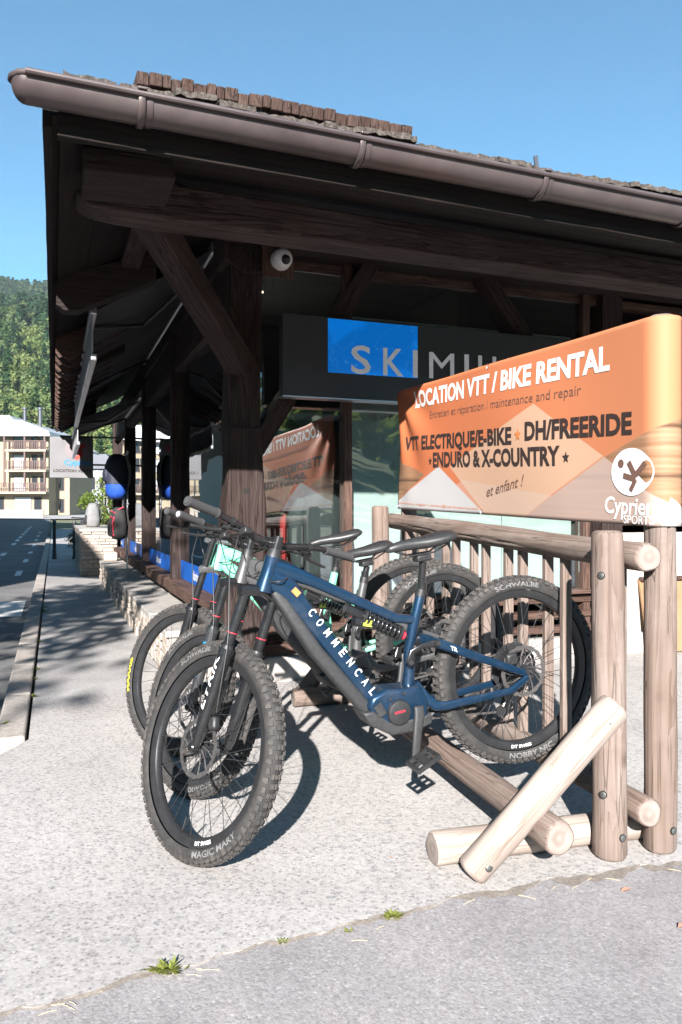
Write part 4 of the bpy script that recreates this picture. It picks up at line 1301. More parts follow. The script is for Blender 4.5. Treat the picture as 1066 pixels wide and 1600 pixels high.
def wheel(parent, name, M, texts, spin):
    C_ = wheel_meshes()
    MM = M @ Matrix.Rotation(spin, 4, 'Y')
    w = link(name, C_['rim'], parent, MM)
    link('tyre', C_['tyre'], w)
    tk = link('tread_knobs', C_['tread'], w); tag(tk, kind='stuff')
    sp = link('spokes', C_['spokes'], w); tag(sp, kind='stuff')
    link('hub', C_['hub'], w)
    link('brake_rotor', C_['rotor'], w)
    link('valve', C_['valve'], w, Matrix.Translation((0.285, 0, 0)) @ Matrix.Rotation(R(90), 4, 'Y'))
    unspin = Matrix.Rotation(-spin, 4, 'Y')
    for s, r0, phi, inward, width, h_, mat, y, bold in texts:
        vs2, fs2, w2 = text2d(s, bold)
        fn = sidewall(r0, R(phi), inward, y)
        sx = width / w2
        # centre the line on phi
        mb = MB().add([unspin @ fn((px * sx - width / 2), py * h_) for px, py in vs2], fs2)
        part(w, 'lettering', mb, mat, recalc=False)
    return w

HA = R(64.5)
AXIS = Vector((-math.cos(HA), 0, math.sin(HA)))
HTOP = Vector((0.932, 0, 0.982))
FHUB = Vector((1.272, 0, 0.372))

def make_bike(name, label, X, Y, Z, head, pitch, steer, scale, frame_mat, style):
    fw = Vector((-math.cos(head), -math.sin(head), 0)); upv = Vector((0, 0, 1)); lf = upv.cross(fw)
    M3 = Matrix((fw, lf, upv)).transposed() @ Matrix.Rotation(pitch, 3, 'Y')
    M4 = Matrix.Translation((X, Y, Z)) @ M3.to_4x4() @ Matrix.Scale(scale, 4)
    bk = empty(name, M4, label, 'bicycle', 'mountain bikes parked in the rack')
    S4 = Matrix.Translation(HTOP) @ Matrix.Rotation(steer, 4, AXIS) @ Matrix.Translation(-HTOP)
    blk, ds = MT['blackplastic'], MT['darksteel']
    def P(nm, mb, mat, smooth=45, bevel=0.0, st=False, recalc=True, parent=None):
        if st and parent is None:
            mb.xform(S4)
        return part(parent or bk, nm, mb, mat, smooth=smooth, bevel=bevel, recalc=recalc)
    v3 = lambda x, z, y=0.0: Vector((x, y, z))
    ebike = style in ('blue', 'grey')
    # --- frame
    hb = HTOP - AXIS * 0.125
    P('head_tube', MB().lathe([(0.0, 0), (0.0285, 0), (0.0285, 0.004), (0.0265, 0.02), (0.0275, 0.06), (0.031, 0.10), (0.0325, 0.125), (0.0, 0.125)], 24, 'z').xform(zframe(HTOP, hb)[0]), frame_mat)
    if ebike:
        P('down_tube', MB().loft([v3(0.955, 0.915), v3(0.905, 0.868), v3(0.86, 0.79), v3(0.768, 0.630), v3(0.652, 0.43), v3(0.615, 0.375)], [(0.026, 0.034), (0.030, 0.044), (0.034, 0.035), (0.036, 0.031), (0.036, 0.029), (0.04, 0.03)], 20, 3.6), frame_mat, 55)
        dt = P('battery_cover', MB().loft([v3(0.950, 0.862), v3(0.928, 0.826), v3(0.828, 0.624), v3(0.665, 0.372), v3(0.64, 0.34)], [(0.024, 0.014), (0.034, 0.022), (0.037, 0.026), (0.038, 0.026), (0.035, 0.018)], 20, 3.6), MT['p_cover'], 55)
        P('motor_housing', MB().prism([(0.655, 0.425), (0.675, 0.392), (0.655, 0.335), (0.60, 0.29), (0.50, 0.285), (0.44, 0.30), (0.432, 0.36), (0.455, 0.425), (0.52, 0.425), (0.60, 0.438)], -0.055, 0.060), frame_mat, 40, 0.014)
        P('motor_guard', MB().prism([(0.70, 0.375), (0.675, 0.322), (0.60, 0.268), (0.50, 0.258), (0.43, 0.272), (0.428, 0.315), (0.47, 0.305), (0.60, 0.318), (0.655, 0.372)], -0.058, 0.064), MT['p_cover'], 40, 0.008)
        mc = P('motor_cap', MB().lathe([(0.0, 0.076), (0.035, 0.076), (0.044, 0.073), (0.047, 0.066), (0.047, 0.055)], 30, 'y', (0.560, 0, 0.346)), blk, 40)
        P('charge_port', MB().loft([v3(0.642, 0.395, 0.066), v3(0.625, 0.352, 0.066)], [(0.004, 0.017), (0.004, 0.017)], 14, 2.5), MT['p_cover'])
        letters(mc, 'BOSCH', flat((0.582, 0.0770, 0.347), (-1, 0, -0.0), (0, 0, 1)), MT['redring'], height=0.009, bold=0.02)
        part(mc, 'screw', MB().lathe([(0, 0.0665), (0.006, 0.066), (0.006, 0.06)], 10, 'y', (0.588, 0, 0.402)).lathe([(0, 0.0665), (0.006, 0.066), (0.006, 0.06)], 10, 'y', (0.53, 0, 0.41)), blk)
        P('badge', MB().loft([v3(0.885, 0.862, 0.0335), v3(0.868, 0.838, 0.0355)], [(0.001, 0.011), (0.001, 0.011)], 12, 2.2), MT['orange_label'])
        d = Vector((0.644 - 0.840, 0, 0.435 - 0.779)).normalized(); nn = Vector((-d.z, 0, d.x))
        txt = 'COMMENCAL' if style == 'blue' else None
        if txt:
            step = 0.0475
            for k, ch in enumerate(txt):
                vs2, fs2, w2 = text2d(ch, 0.012)
                o = Vector((0.836, 0.0372, 0.776)) + d * (step * k) 
                # from the left side right is -x: reading direction runs down the tube
                up_ = Vector((-0.87, 0, 0.49)).normalized()
                rd = d
                mb = MB().add([o + rd * ((px / w2) * 0.020) + up_ * (py * 0.029 - 0.012) for px, py in vs2], fs2)
                P('lettering', mb, MT['white_print'], None, recalc=False)
    else:
        P('down_tube', MB().loft([v3(0.955, 0.905), v3(0.90, 0.84), v3(0.75, 0.60), v3(0.58, 0.38), v3(0.52, 0.345)], [(0.022, 0.03), (0.026, 0.032), (0.027, 0.03), (0.026, 0.028), (0.03, 0.028)], 20, 3.0), frame_mat, 55)
        P('bottom_bracket_shell', MB().lathe([(0.0, 0.042), (0.03, 0.042), (0.03, -0.042), (0.0, -0.042)], 20, 'y', (0.487, 0, 0.343)), frame_mat, 40)
    P('top_tube', MB().loft([v3(0.945, 0.950), v3(0.89, 0.925), v3(0.80, 0.873), v3(0.672, 0.790), v3(0.50, 0.678), v3(0.415, 0.655)], [(0.024, 0.030), (0.026, 0.030), (0.024, 0.022), (0.022, 0.020), (0.021, 0.019), (0.018, 0.016)], 18, 3.2), frame_mat, 55)
    P('seat_tube', MB().tube([v3(0.487, 0.40), v3(0.468, 0.475), v3(0.462, 0.545), v3(0.432, 0.625), v3(0.402, 0.695), v3(0.379, 0.750)], [0.026, 0.021, 0.018, 0.021, 0.020, 0.0185], 16), frame_mat, 50)
    P('seat_collar', MB().tube([v3(0.385, 0.738), v3(0.374, 0.763)], 0.0205, 16), blk)
    drop = {'blue': 0.0, 'grey': -0.055, 'mint': -0.03}[style]
    P('seat_post', MB().tube([v3(0.382, 0.745), v3(0.352, 0.868 + drop)], 0.0152, 14).tube([v3(0.366, 0.79), v3(0.376, 0.755)], 0.0185, 14), MT['fork'])
    # saddle
    sad = MB()
    secs = [(0.498, 0.0115, 0.006, 0.931), (0.485, 0.019, 0.012, 0.935), (0.44, 0.023, 0.016, 0.938), (0.39, 0.030, 0.018, 0.938), (0.34, 0.046, 0.020, 0.937), (0.29, 0.062, 0.021, 0.941), (0.25, 0.068, 0.019, 0.947), (0.225, 0.060, 0.014, 0.951), (0.213, 0.042, 0.007, 0.952)]
    vs = []
    n = 18
    for x, w, hh, zc in secs:
        for k in range(n):
            a = 2 * math.pi * (k + 0.5) / n
            c, s = math.cos(a), math.sin(a)
            yy = w * math.copysign(abs(c) ** 0.8, c)
            zz = 1.35 * hh * math.copysign(abs(s) ** 0.8, s)
            if s < 0:
                zz *= 0.8
                yy *= 0.92
            zz -= 0.10 * (yy ** 2) / max(w, 0.02)
            vs.append((x, yy, zc + zz + drop))
    fs = [(i * n + k, (i + 1) * n + k, (i + 1) * n + (k + 1) % n, i * n + (k + 1) % n) for i in range(len(secs) - 1) for k in range(n)] + [tuple(range(n)), tuple((len(secs) - 1) * n + k for k in reversed(range(n)))]
    sd = P('saddle', sad.add(vs, fs), MT['saddlem'], 60)
    for s in (-1, 1):
        part(sd, 'saddle_rail', MB().tube([(0.46, s * 0.012, 0.922 + drop), (0.41, s * 0.022, 0.900 + drop), (0.31, s * 0.022, 0.898 + drop), (0.245, s * 0.03, 0.925 + drop)], 0.0035, 6), ds, smooth=50)
    P('seat_clamp', MB().box(0.325, 0.385, -0.026, 0.026, 0.870 + drop, 0.895 + drop), blk, 40, 0.006)
    # --- rear end
    for s in (-1, 1):
        yo = 0.060
        P('seat_stay', MB().loft([v3(0.385, 0.572, s * 0.05), v3(0.35, 0.556, s * 0.056), v3(0.196, 0.470, s * yo), v3(0.05, 0.392, s * 0.066), v3(0.0, 0.366, s * 0.066)], [(0.009, 0.019), (0.010, 0.019), (0.010, 0.016), (0.009, 0.014), (0.008, 0.012)], 14, 3.2), frame_mat, 50)
        P('chain_stay', MB().loft([v3(0.468, 0.425, s * 0.030), v3(0.435, 0.365, s * 0.040), v3(0.402, 0.330, s * 0.050), v3(0.36, 0.322, s * 0.056), v3(0.20, 0.318, s * yo), v3(0.085, 0.316, s * 0.066), v3(0.0, 0.352, s * 0.068)], [(0.010, 0.019), (0.011, 0.020), (0.011, 0.019), (0.010, 0.017), (0.009, 0.014), (0.009, 0.014), (0.008, 0.012)], 14, 3.2), frame_mat, 50)
        P('rocker_link', MB().loft([v3(0.372, 0.567, s * 0.064), v3(0.43, 0.566, s * 0.060), v3(0.472, 0.552, s * 0.056), v3(0.486, 0.515, s * 0.052)], [(0.007, 0.015), (0.006, 0.010), (0.006, 0.012), (0.007, 0.017)], 12, 3), MT['fork'], 50)
        P('pivot_bolt', MB().lathe([(0.0, 0.004), (0.010, 0.004), (0.012, 0.0), (0.012, -0.012), (0.0, -0.012)], 16, 'y', (0.372, s * 0.074, 0.567)).lathe([(0.0, 0.004), (0.009, 0.004), (0.011, 0.0), (0.011, -0.012), (0.0, -0.012)], 16, 'y', (0.486, s * 0.061, 0.515)), ds, 40)
    P('rear_axle', MB().lathe([(0, 0.078), (0.008, 0.078), (0.010, 0.074), (0.010, -0.074), (0.0, -0.074)], 14, 'y', (0, 0, 0.372)), ds)
    if style == 'blue':
        letters(bk, 'TR', lambda x, y: Vector((0.318 - x * 0.88, 0.0680, 0.528 - x * 0.45 + y)), MT['white_print'], height=0.017, bold=0.01)
    # shock with coil
    a, b = v3(0.69, 0.755), v3(0.425, 0.572)
    ax_ = (b - a).normalized()
    sh = P('shock', MB().tube([a, a + ax_ * 0.09], 0.019, 14).tube([a + ax_ * 0.09, b], 0.011, 12), MT['fork'], 50)
    if style != 'mint':
        e1 = ax_.orthogonal().normalized(); e2 = ax_.cross(e1)
        pts = []
        turns = 8
        for k in range(turns * 14 + 1):
            th = 2 * math.pi * k / 14
            pts.append(a + ax_ * (0.085 + 0.15 * k / (turns * 14)) + e1 * (0.026 * math.cos(th)) + e2 * (0.026 * math.sin(th)))
        part(sh, 'spring', MB().tube(pts, 0.0052, 7), MT['fork'], smooth=60)
        part(sh, 'spring_collar', MB().tube([a + ax_ * 0.075, a + ax_ * 0.085], 0.031, 18).tube([a + ax_ * 0.236, a + ax_ * 0.244], 0.031, 18), blk, smooth=40)
        part(sh, 'adjuster', MB().tube([a + ax_ * 0.255, a + ax_ * 0.265], 0.016, 14), MT['redring'], smooth=40)
    part(sh, 'reservoir', MB().tube([v3(0.665, 0.700), v3(0.565, 0.665)], 0.020, 16), MT['fork'], smooth=50)
    part(sh, 'label_plate', MB().loft([v3(0.635, 0.690, 0.0205), v3(0.60, 0.678, 0.0205)], [(0.001, 0.012), (0.001, 0.012)], 8, 6), MT['lime'])
    # --- drivetrain
    for s in (1, -1):
        e = v3(0.533, 0.189, 0.098) if s > 0 else v3(0.441, 0.497, -0.098)
        P('crank_arm', MB().loft([v3(0.487, 0.356 if s > 0 else 0.330, s * 0.078), v3(0.489, 0.33 if s > 0 else 0.356, s * 0.082), (v3(0.487, 0.343) + e) / 2 + Vector((0, s * 0.041, 0)), e + v3(0.0, 0.0), e + v3(0.004 * s, -0.014 * s)], [(0.010, 0.020), (0.011, 0.021), (0.009, 0.017), (0.008, 0.015), (0.006, 0.010)], 14, 3.2), MT['p_cover'], 55)
        pm = MB()
        c = e + Vector((0, s * 0.062, 0))
        tilt = 0.35
        u1 = Vector((math.cos(tilt), 0, -math.sin(tilt))); u2 = Vector((0, 1, 0)); u3 = u1.cross(u2)
        for q in (-1, 1):
            pm.obox(c + u1 * (0.045 * q), u1 * 0.006, u2 * 0.05, u3 * 0.008)
            pm.obox(c + u2 * (0.045 * q), u1 * 0.040, u2 * 0.005, u3 * 0.008)
        pm.obox(c + u2 * 0.0, u1 * 0.014, u2 * 0.042, u3 * 0.008)
        pm.obox(c + u2 * 0.0, u1 * 0.040, u2 * 0.005, u3 * 0.006)
        for q in range(5):
            for w in (-1, 1):
                for z in (-1, 1):
                    cc = c + u1 * (0.045 * w) + u2 * (-0.042 + 0.021 * q)
                    pm.tube([cc, cc + u3 * (0.014 * z)], 0.0018, 5)
        P('pedal', pm, blk, 30, 0)
    P('chainring', MB().lathe([(0.045, -0.050), (0.0745 if ebike else 0.066, -0.050), (0.0745 if ebike else 0.066, -0.0465), (0.045, -0.0465)], 40, 'y', (0.487, 0, 0.343), closed=True), MT['chain'], 30)
    cs = MB()
    for k, rr in enumerate((0.105, 0.092, 0.080, 0.068, 0.056, 0.046, 0.037, 0.029)):
        y0 = -0.022 - k * 0.0042
        n = int(rr * 420)
        vs = []
        for i in range(n):
            q = 2 * math.pi * i / n
            r2 = rr - (0.004 if i % 2 else 0.0)
            vs += [torus_pt(r2, y0, q), torus_pt(r2, y0 - 0.0018, q), torus_pt(rr - 0.014, y0 - 0.0018, q), torus_pt(rr - 0.014, y0, q)]
        cs.add(vs, [(i * 4 + j, i * 4 + (j + 1) % 4, ((i + 1) % n) * 4 + (j + 1) % 4, ((i + 1) % n) * 4 + j) for i in range(n) for j in range(4)])
    for q in range(6):
        a2 = 2 * math.pi * q / 6
        cs.tube([torus_pt(0.018, -0.045, a2), torus_pt(0.095, -0.024, a2 + 0.25)], 0.003, 5)
    cs.xform(Matrix.Translation((0, 0, 0.372)))
    P('cassette', cs, ds, None)
    rc = 0.0745 if ebike else 0.066
    chn = MB()
    for pth in ([v3(0.487, 0.343 + rc, -0.048), v3(0.02, 0.372 + 0.068, -0.035)], [v3(0.487, 0.343 - rc, -0.048), v3(0.075, 0.205, -0.04)], [v3(0.06, 0.30, -0.04), v3(0.045, 0.245, -0.04), v3(0.075, 0.205, -0.04)]):
        pa, pb = pth[0], pth[-1]
        L = sum((pth[i + 1] - pth[i]).length for i in range(len(pth) - 1))
        if len(pth) == 2:
            nl = int(L / 0.0127)
            d = (pb - pa).normalized()
            up_ = d.cross(Vector((0, 1, 0)))
            for i in range(nl):
                chn.obox(pa + d * (0.0127 * (i + 0.5)), d * 0.0058, Vector((0, 0.0022 if i % 2 else 0.0034, 0)), up_ * (0.0034 if i % 2 else 0.0042))
        else:
            chn.tube(pth, 0.0035, 5)
    tag(P('chain', chn, MT['chain'], None), kind='stuff')
    P('derailleur', MB().loft([v3(0.0, 0.345, -0.075), v3(0.02, 0.30, -0.068), v3(0.055, 0.285, -0.05)], [(0.012, 0.012), (0.014, 0.016), (0.012, 0.016)], 10, 3).loft([v3(0.06, 0.295, -0.045), v3(0.05, 0.25, -0.045), v3(0.078, 0.20, -0.045)], [(0.004, 0.008), (0.004, 0.010), (0.004, 0.009)], 8, 3).lathe([(0, -0.036), (0.022, -0.036), (0.022, -0.044), (0, -0.044)], 16, 'y', (0.075, 0, 0.207)), blk, 40)
    P('rear_caliper', MB().box(0.025, 0.075, 0.032, 0.060, 0.405, 0.455), blk, 40, 0.010)
    # --- fork, all turned with the bars
    ax_up = AXIS
    hub = FHUB
    crown_c = hb - AXIS * 0.012
    stm = MT['fork']
    for s in (1, -1):
        base = hub + Vector((-0.026, s * 0.068, 0.012))      # lower leg ends just behind the axle
        top = crown_c + Vector((0.012, s * 0.066, 0.0))
        d = (top - base).normalized()
        L = (top - base).length
        low_top = base + d * (L * 0.62)
        ext = 0.012 if style != 'mint' else 0.165
        P('stanchion', MB().tube([low_top - d * 0.05, top + d * ext], 0.0178 if style != 'mint' else 0.0175, 16), stm, 50, st=True)
        lw = P('fork_lower', MB().tube([base - d * 0.012, base + d * 0.02, base + d * 0.10, base + d * (L * 0.45), low_top - d * 0.02, low_top - d * 0.018, low_top], [0.014, 0.021, 0.0225, 0.0245, 0.0255, 0.0275, 0.0275], 18), MT['fork'] if style != 'grey' else paint('grey_fork', (0.035, 0.036, 0.04), 0.2, 0.35), 40, st=True)
        P('dust_seal', MB().tube([low_top, low_top + d * 0.012], [0.0225, 0.0195], 16), blk, 40, st=True)
        P('axle_lug', MB().lathe([(0, 0.014), (0.012, 0.014), (0.016, 0.010), (0.017, -0.012), (0, -0.012)], 16, 'y', tuple(hub + Vector((0, s * 0.064, 0)))).loft([hub + Vector((0, s * 0.064, 0)), base + d * 0.02], [(0.012, 0.014), (0.014, 0.016)], 10, 2.5), MT['fork'], 40, st=True)
        if s > 0 and style in ('blue', 'grey'):
            txt = 'LYRIK' if style == 'blue' else 'ROCKSHOX'
            outv = Vector((0, 1, 0))
            fwd = outv.cross(d) * -1.0
            rad = 0.0258
            def fn(x, y, base=base, d=d, L=L):
                th = (y - 0.013) / rad + (0.25 if style == 'blue' else 0.1)
                p = base + d * (0.115 + x)
                # up of the letters points to the front-left
                return S4 @ (p + Vector((0, 1, 0)) * (rad * math.cos(th)) + (d.cross(Vector((0, 1, 0)))) * (rad * -math.sin(th)))
            letters(bk, txt, fn, MT['white_print'] if style == 'blue' else MT['cyan_print'], width=0.19 if style == 'blue' else 0.16, height=0.026, bold=0.012 if style == 'blue' else 0.0, shear=0.2)
        if s > 0:
            P('brake_caliper', MB().box(hub.x - 0.108, hub.x - 0.068, 0.032, 0.062, hub.z + 0.045, hub.z + 0.092), blk, 40, 0.01, st=True)
        P('o_ring', MB().tube([low_top + d * 0.055, low_top + d * 0.058], 0.0188, 16), MT['redring'], 40, st=True)
    # arch over the tyre
    lt = lambda s: (hub + Vector((-0.026, s * 0.068, 0.012))) * 0.38 + (crown_c + Vector((0.012, s * 0.066, 0))) * 0.62
    arch = [lt(1) + Vector((0.015, -0.004, 0)), lt(1) + Vector((0.045, -0.014, 0.018)), lt(1) * 0.5 + lt(-1) * 0.5 + Vector((0.062, 0.0, 0.052)), lt(-1) + Vector((0.045, 0.014, 0.018)), lt(-1) + Vector((0.015, 0.004, 0))]
    P('fork_arch', MB().tube(arch, [0.016, 0.013, 0.014, 0.013, 0.016], 12), MT['fork'], 60, st=True)
    P('fork_crown', MB().loft([crown_c + Vector((0.012, 0.068 + 0.024, 0.0)), crown_c + Vector((0.012, 0.062, 0.008)), crown_c + Vector((0.0, 0.0, 0.016)), crown_c + Vector((0.012, -0.062, 0.008)), crown_c + Vector((0.012, -0.068 - 0.024, 0.0))], [(0.014, 0.018), (0.024, 0.022), (0.028, 0.018), (0.024, 0.022), (0.014, 0.018)], 14, 2.8, side=(0.9, 0, 0.43)), MT['fork'] if style != 'mint' else MT['steel'], 50, st=True)
    if style == 'mint':
        c2 = HTOP + AXIS * 0.018
        P('upper_crown', MB().loft([c2 + Vector((0.03, 0.09, 0)), c2 + Vector((0.03, 0.06, 0)), c2, c2 + Vector((0.03, -0.06, 0)), c2 + Vector((0.03, -0.09, 0))], [(0.016, 0.012), (0.024, 0.013), (0.03, 0.013), (0.024, 0.013), (0.016, 0.012)], 14, 2.8, side=(0.9, 0, 0.43)), MT['steel'], 50, st=True)
    # cockpit
    P('headset', MB().tube([HTOP, HTOP + AXIS * 0.006, HTOP + AXIS * 0.03], [0.029, 0.028, 0.019], 20), blk, 40, st=True)
    bc = HTOP + AXIS * 0.055 + Vector((0.04, 0, 0.006))
    P('stem', MB().tube([HTOP + AXIS * 0.028, HTOP + AXIS * 0.075], 0.0195, 16).loft([HTOP + AXIS * 0.052, bc], [(0.018, 0.017), (0.022, 0.019)], 14, 3).tube([bc + Vector((0, -0.026, 0)), bc + Vector((0, 0.026, 0))], 0.0215, 16), MT['fork'], 45, st=True)
    bar = []
    for yy, dx, dz in ((-0.385, -0.038, 0.034), (-0.25, -0.024, 0.033), (-0.16, -0.010, 0.027), (-0.07, 0.0, 0.004), (0, 0, 0), (0.07, 0.0, 0.004), (0.16, -0.010, 0.027), (0.25, -0.024, 0.033), (0.385, -0.038, 0.034)):
        bar.append(bc + Vector((dx, yy, dz)))
    P('handlebar', MB().tube(bar, [0.011, 0.011, 0.0115, 0.0155, 0.0158, 0.0155, 0.0115, 0.011, 0.011], 14), MT['fork'], 60, st=True)
    for s in (1, -1):
        ga = bc + Vector((-0.0255, s * 0.258, 0.0335)); gb = bc + Vector((-0.0385, s * 0.392, 0.034))
        gp = P('grip', MB().tube([ga, ga.lerp(gb, 0.06), ga.lerp(gb, 0.065), ga.lerp(gb, 0.5), ga.lerp(gb, 0.93), ga.lerp(gb, 0.935), gb], [0.018, 0.018, 0.0162, 0.0158, 0.0165, 0.0175, 0.0165], 18), MT['gripm'], 40, st=True)
        cap = MB().tube([gb + (gb - ga).normalized() * 0.0005, gb + (gb - ga).normalized() * 0.003], 0.0105, 14).xform(S4)
        part(gp, 'end_plug', cap, MT['white'] if style == 'grey' else MT['bolt'], smooth=40)
        lc = bc + Vector((-0.012, s * 0.185, 0.030))
        lv = P('brake_lever', MB().tube([lc + Vector((0.005, 0, -0.012)), lc + Vector((0.035, s * 0.005, -0.02)), lc + Vector((0.046, s * 0.05, -0.028)), lc + Vector((0.044, s * 0.12, -0.036)), lc + Vector((0.05, s * 0.135, -0.034))], [0.010, 0.009, 0.006, 0.0055, 0.0045], 8), ds if s < 0 else blk, 50, st=True)
        part(lv, 'master_cylinder', MB().tube([lc + Vector((0.012, -s * 0.045, -0.014)), lc + Vector((0.022, s * 0.025, -0.016))], 0.0095, 12).tube([lc + Vector((0, -s * 0.007, 0)), lc + Vector((0, s * 0.007, 0))], 0.0165, 14).xform(S4), blk, smooth=50)
        if s > 0 and ebike:
            P('remote', MB().box(-0.02, 0.02, -0.018, 0.018, -0.012, 0.012).xform(Matrix.Translation(bc + Vector((-0.02, 0.13, 0.005)))), blk, 40, 0.006, st=True)
        # cables
        st_pt = S4 @ (lc + Vector((0.018, -s * 0.045, -0.014)))
        mid = S4 @ (bc + Vector((0.10, s * 0.03, -0.035)))
        mid2 = S4 @ (bc + Vector((0.075, 0.02 * s, -0.11)))
        endp = v3(0.90, 0.905, 0.033 * s)
        cps = [st_pt, mid, mid2, Vector((0.945, 0.05 * s, 0.90)), endp]
        pts = []
        for k in range(len(cps) - 1):
            p0, p1, p2, p3 = cps[max(k - 1, 0)], cps[k], cps[k + 1], cps[min(k + 2, len(cps) - 1)]
            for q in range(7):
                tt = q / 7
                pts.append(0.5 * ((2 * p1) + (-p0 + p2) * tt + (2 * p0 - 5 * p1 + 4 * p2 - p3) * tt ** 2 + (-p0 + 3 * p1 - 3 * p2 + p3) * tt ** 3))
        pts.append(endp)
        P('cable', MB().tube(pts, 0.0026, 6), blk, 60)
    # front brake hose down the left leg
    hp = [S4 @ (bc + Vector((0.015, 0.13, 0.01))), S4 @ (bc + Vector((0.10, 0.10, -0.10))), S4 @ (crown_c + Vector((0.075, 0.085, -0.12))), S4 @ (hub + Vector((-0.20, 0.085, 0.30))), S4 @ (hub + Vector((-0.11, 0.055, 0.10)))]
    P('brake_hose', MB().tube(hp, 0.0025, 6), blk, 60)
    # --- wheels
    tr, rm = 0.330, 0.296
    if style == 'blue':
        tf = [('MAGIC MARY', 0.346, 166, True, 0.235, 0.020, MT['tyre_print'], None, 0.02), ('SCHWALBE', 0.334, -8, False, 0.175, 0.020, MT['tyre_print'], None, 0.02), ('DT SWISS', 0.309, 178, True, 0.085, 0.012, MT['white_print'], 0.0205, 0.02)]
        trr = [('NOBBY NIC', 0.346, 180, True, 0.215, 0.020, MT['tyre_print'], None, 0.02), ('SCHWALBE', 0.334, 5, False, 0.20, 0.019, MT['tyre_print'], None, 0.02), ('DT SWISS', 0.309, 187, True, 0.095, 0.012, MT['white_print'], 0.0205, 0.02)]
    elif style == 'grey':
        tf = [('SCHWALBE', 0.334, -18, False, 0.19, 0.020, MT['tyre_print'], None, 0.02), ('EDDY CURRENT', 0.346, 170, True, 0.26, 0.018, MT['tyre_print'], None, 0.02)]
        trr = [('SCHWALBE', 0.334, -15, False, 0.19, 0.019, MT['tyre_print'], None, 0.02)]
    else:
        tf = [('MAXXIS', 0.334, -78, False, 0.17, 0.022, MT['yellow_print'], None, 0.03)]
        trr = [('MAXXIS', 0.334, 110, False, 0.17, 0.022, MT['yellow_print'], None, 0.03)]
    wheel(bk, 'rear_wheel', Matrix.Translation((0, 0, 0.372)), trr, 0.4)
    wheel(bk, 'front_wheel', S4 @ Matrix.Translation(FHUB), tf, 1.1)
    return bk

make_bike('electric_mountain_bike', 'nearest blue electric mountain bike with white lettering on its down tube', 0.7539, 3.0889, 0.1833, 0.3691, 0.1455, -1.1723, 1.0, MT['p_blue'], 'blue')
make_bike('electric_mountain_bike', 'dark grey electric mountain bike between the blue and the mint green ones', 0.547, 3.753, 0.215, 0.4415, 0.1763, -1.2145, 0.965, MT['p_grey'], 'grey')
make_bike('downhill_mountain_bike', 'mint green mountain bike with a double crown fork, farthest in the rack', 0.451, 4.084, 0.2137, 0.2573, 0.1719, -0.9024, 0.988, MT['p_mint'], 'mint')

# ------------------------------------------------------------------ things in and around the shop window
MT['hoodie'] = speckle('grey_green_fleece', (0.034, 0.042, 0.044), (0.052, 0.062, 0.063), 60, 0.9, bump=0.002)
MT['red_cloth'] = speckle('red_cloth', (0.32, 0.02, 0.022), (0.46, 0.04, 0.04), 8, 0.8)
MT['navy'] = speckle('navy_cloth', (0.008, 0.010, 0.022), (0.016, 0.020, 0.040), 20, 0.7)
MT['blue_cloth'] = speckle('bright_blue_cloth', (0.01, 0.05, 0.30), (0.02, 0.09, 0.45), 60, 0.6)
MT['black_cloth'] = speckle('black_cloth', (0.014, 0.013, 0.014), (0.028, 0.026, 0.027), 30, 0.8)
MT['red_trim'] = plain('red_trim', (0.45, 0.02, 0.05), 0.6)
MT['grey_cloth'] = speckle('grey_cloth', (0.13, 0.13, 0.135), (0.20, 0.20, 0.205), 20, 0.8)
MT['lamp'] = plain('lamp_glow', (0.9, 0.8, 0.6), 0.5, emit=(1.0, 0.78, 0.5), emit_s=5.0)
MT['tube_lamp'] = plain('tube_glow', (0.9, 0.9, 0.85), 0.5, emit=(1.0, 0.95, 0.85), emit_s=6.0)
def bl(x, y, z): return Vector((x, y, z))
hd = empty('hooded_sweatshirt', B4, 'grey green hooded sweatshirt on a stand behind the front window', 'sweatshirt')
def ell(c, a, b, n=20, wob=0.0):
    ph = random.random() * 6
    return [Vector((c[0] + a * (1 + wob * math.sin(5 * t + ph)) * math.cos(t), c[1] + b * (1 + wob * math.sin(5 * t + ph)) * math.sin(t), c[2])) for t in np.linspace(0, 2 * math.pi, n, endpoint=False)]
def skin_rings(rings):
    n = len(rings[0])
    vs = [p for r in rings for p in r]
    fs = [(i * n + k, i * n + (k + 1) % n, (i + 1) * n + (k + 1) % n, (i + 1) * n + k) for i in range(len(rings) - 1) for k in range(n)]
    fs += [tuple(reversed(range(n))), tuple((len(rings) - 1) * n + k for k in range(n))]
    return MB().add(vs, fs)
hx, hy = 0.755, 0.30
rings = [ell((hx, hy, 0.70), 0.145, 0.105, wob=0.05), ell((hx, hy, 0.74), 0.165, 0.125, wob=0.06), ell((hx, hy, 0.90), 0.16, 0.125, wob=0.05), ell((hx, hy, 1.06), 0.165, 0.13, wob=0.03), ell((hx, hy, 1.18), 0.175, 0.125), ell((hx, hy, 1.27), 0.155, 0.105), ell((hx, hy, 1.31), 0.10, 0.08), ell((hx, hy, 1.335), 0.06, 0.06)]
part(hd, 'body', skin_rings(rings), MT['hoodie'], smooth=70)
for s in (-1, 1):
    part(hd, 'sleeve', MB().tube([(hx + s * 0.13, hy, 1.25), (hx + s * 0.185, hy - 0.01, 1.16), (hx + s * 0.20, hy - 0.03, 0.98), (hx + s * 0.195, hy - 0.06, 0.82), (hx + s * 0.19, hy - 0.065, 0.77)], [0.062, 0.066, 0.058, 0.052, 0.036], 14), MT['hoodie'], smooth=70)
rings = [ell((hx + 0.01, hy + 0.03, 1.27), 0.12, 0.10), ell((hx + 0.02, hy + 0.03, 1.33), 0.13, 0.115, wob=0.05), ell((hx + 0.02, hy + 0.03, 1.38), 0.11, 0.10, wob=0.06), ell((hx + 0.01, hy + 0.02, 1.42), 0.06, 0.06)]
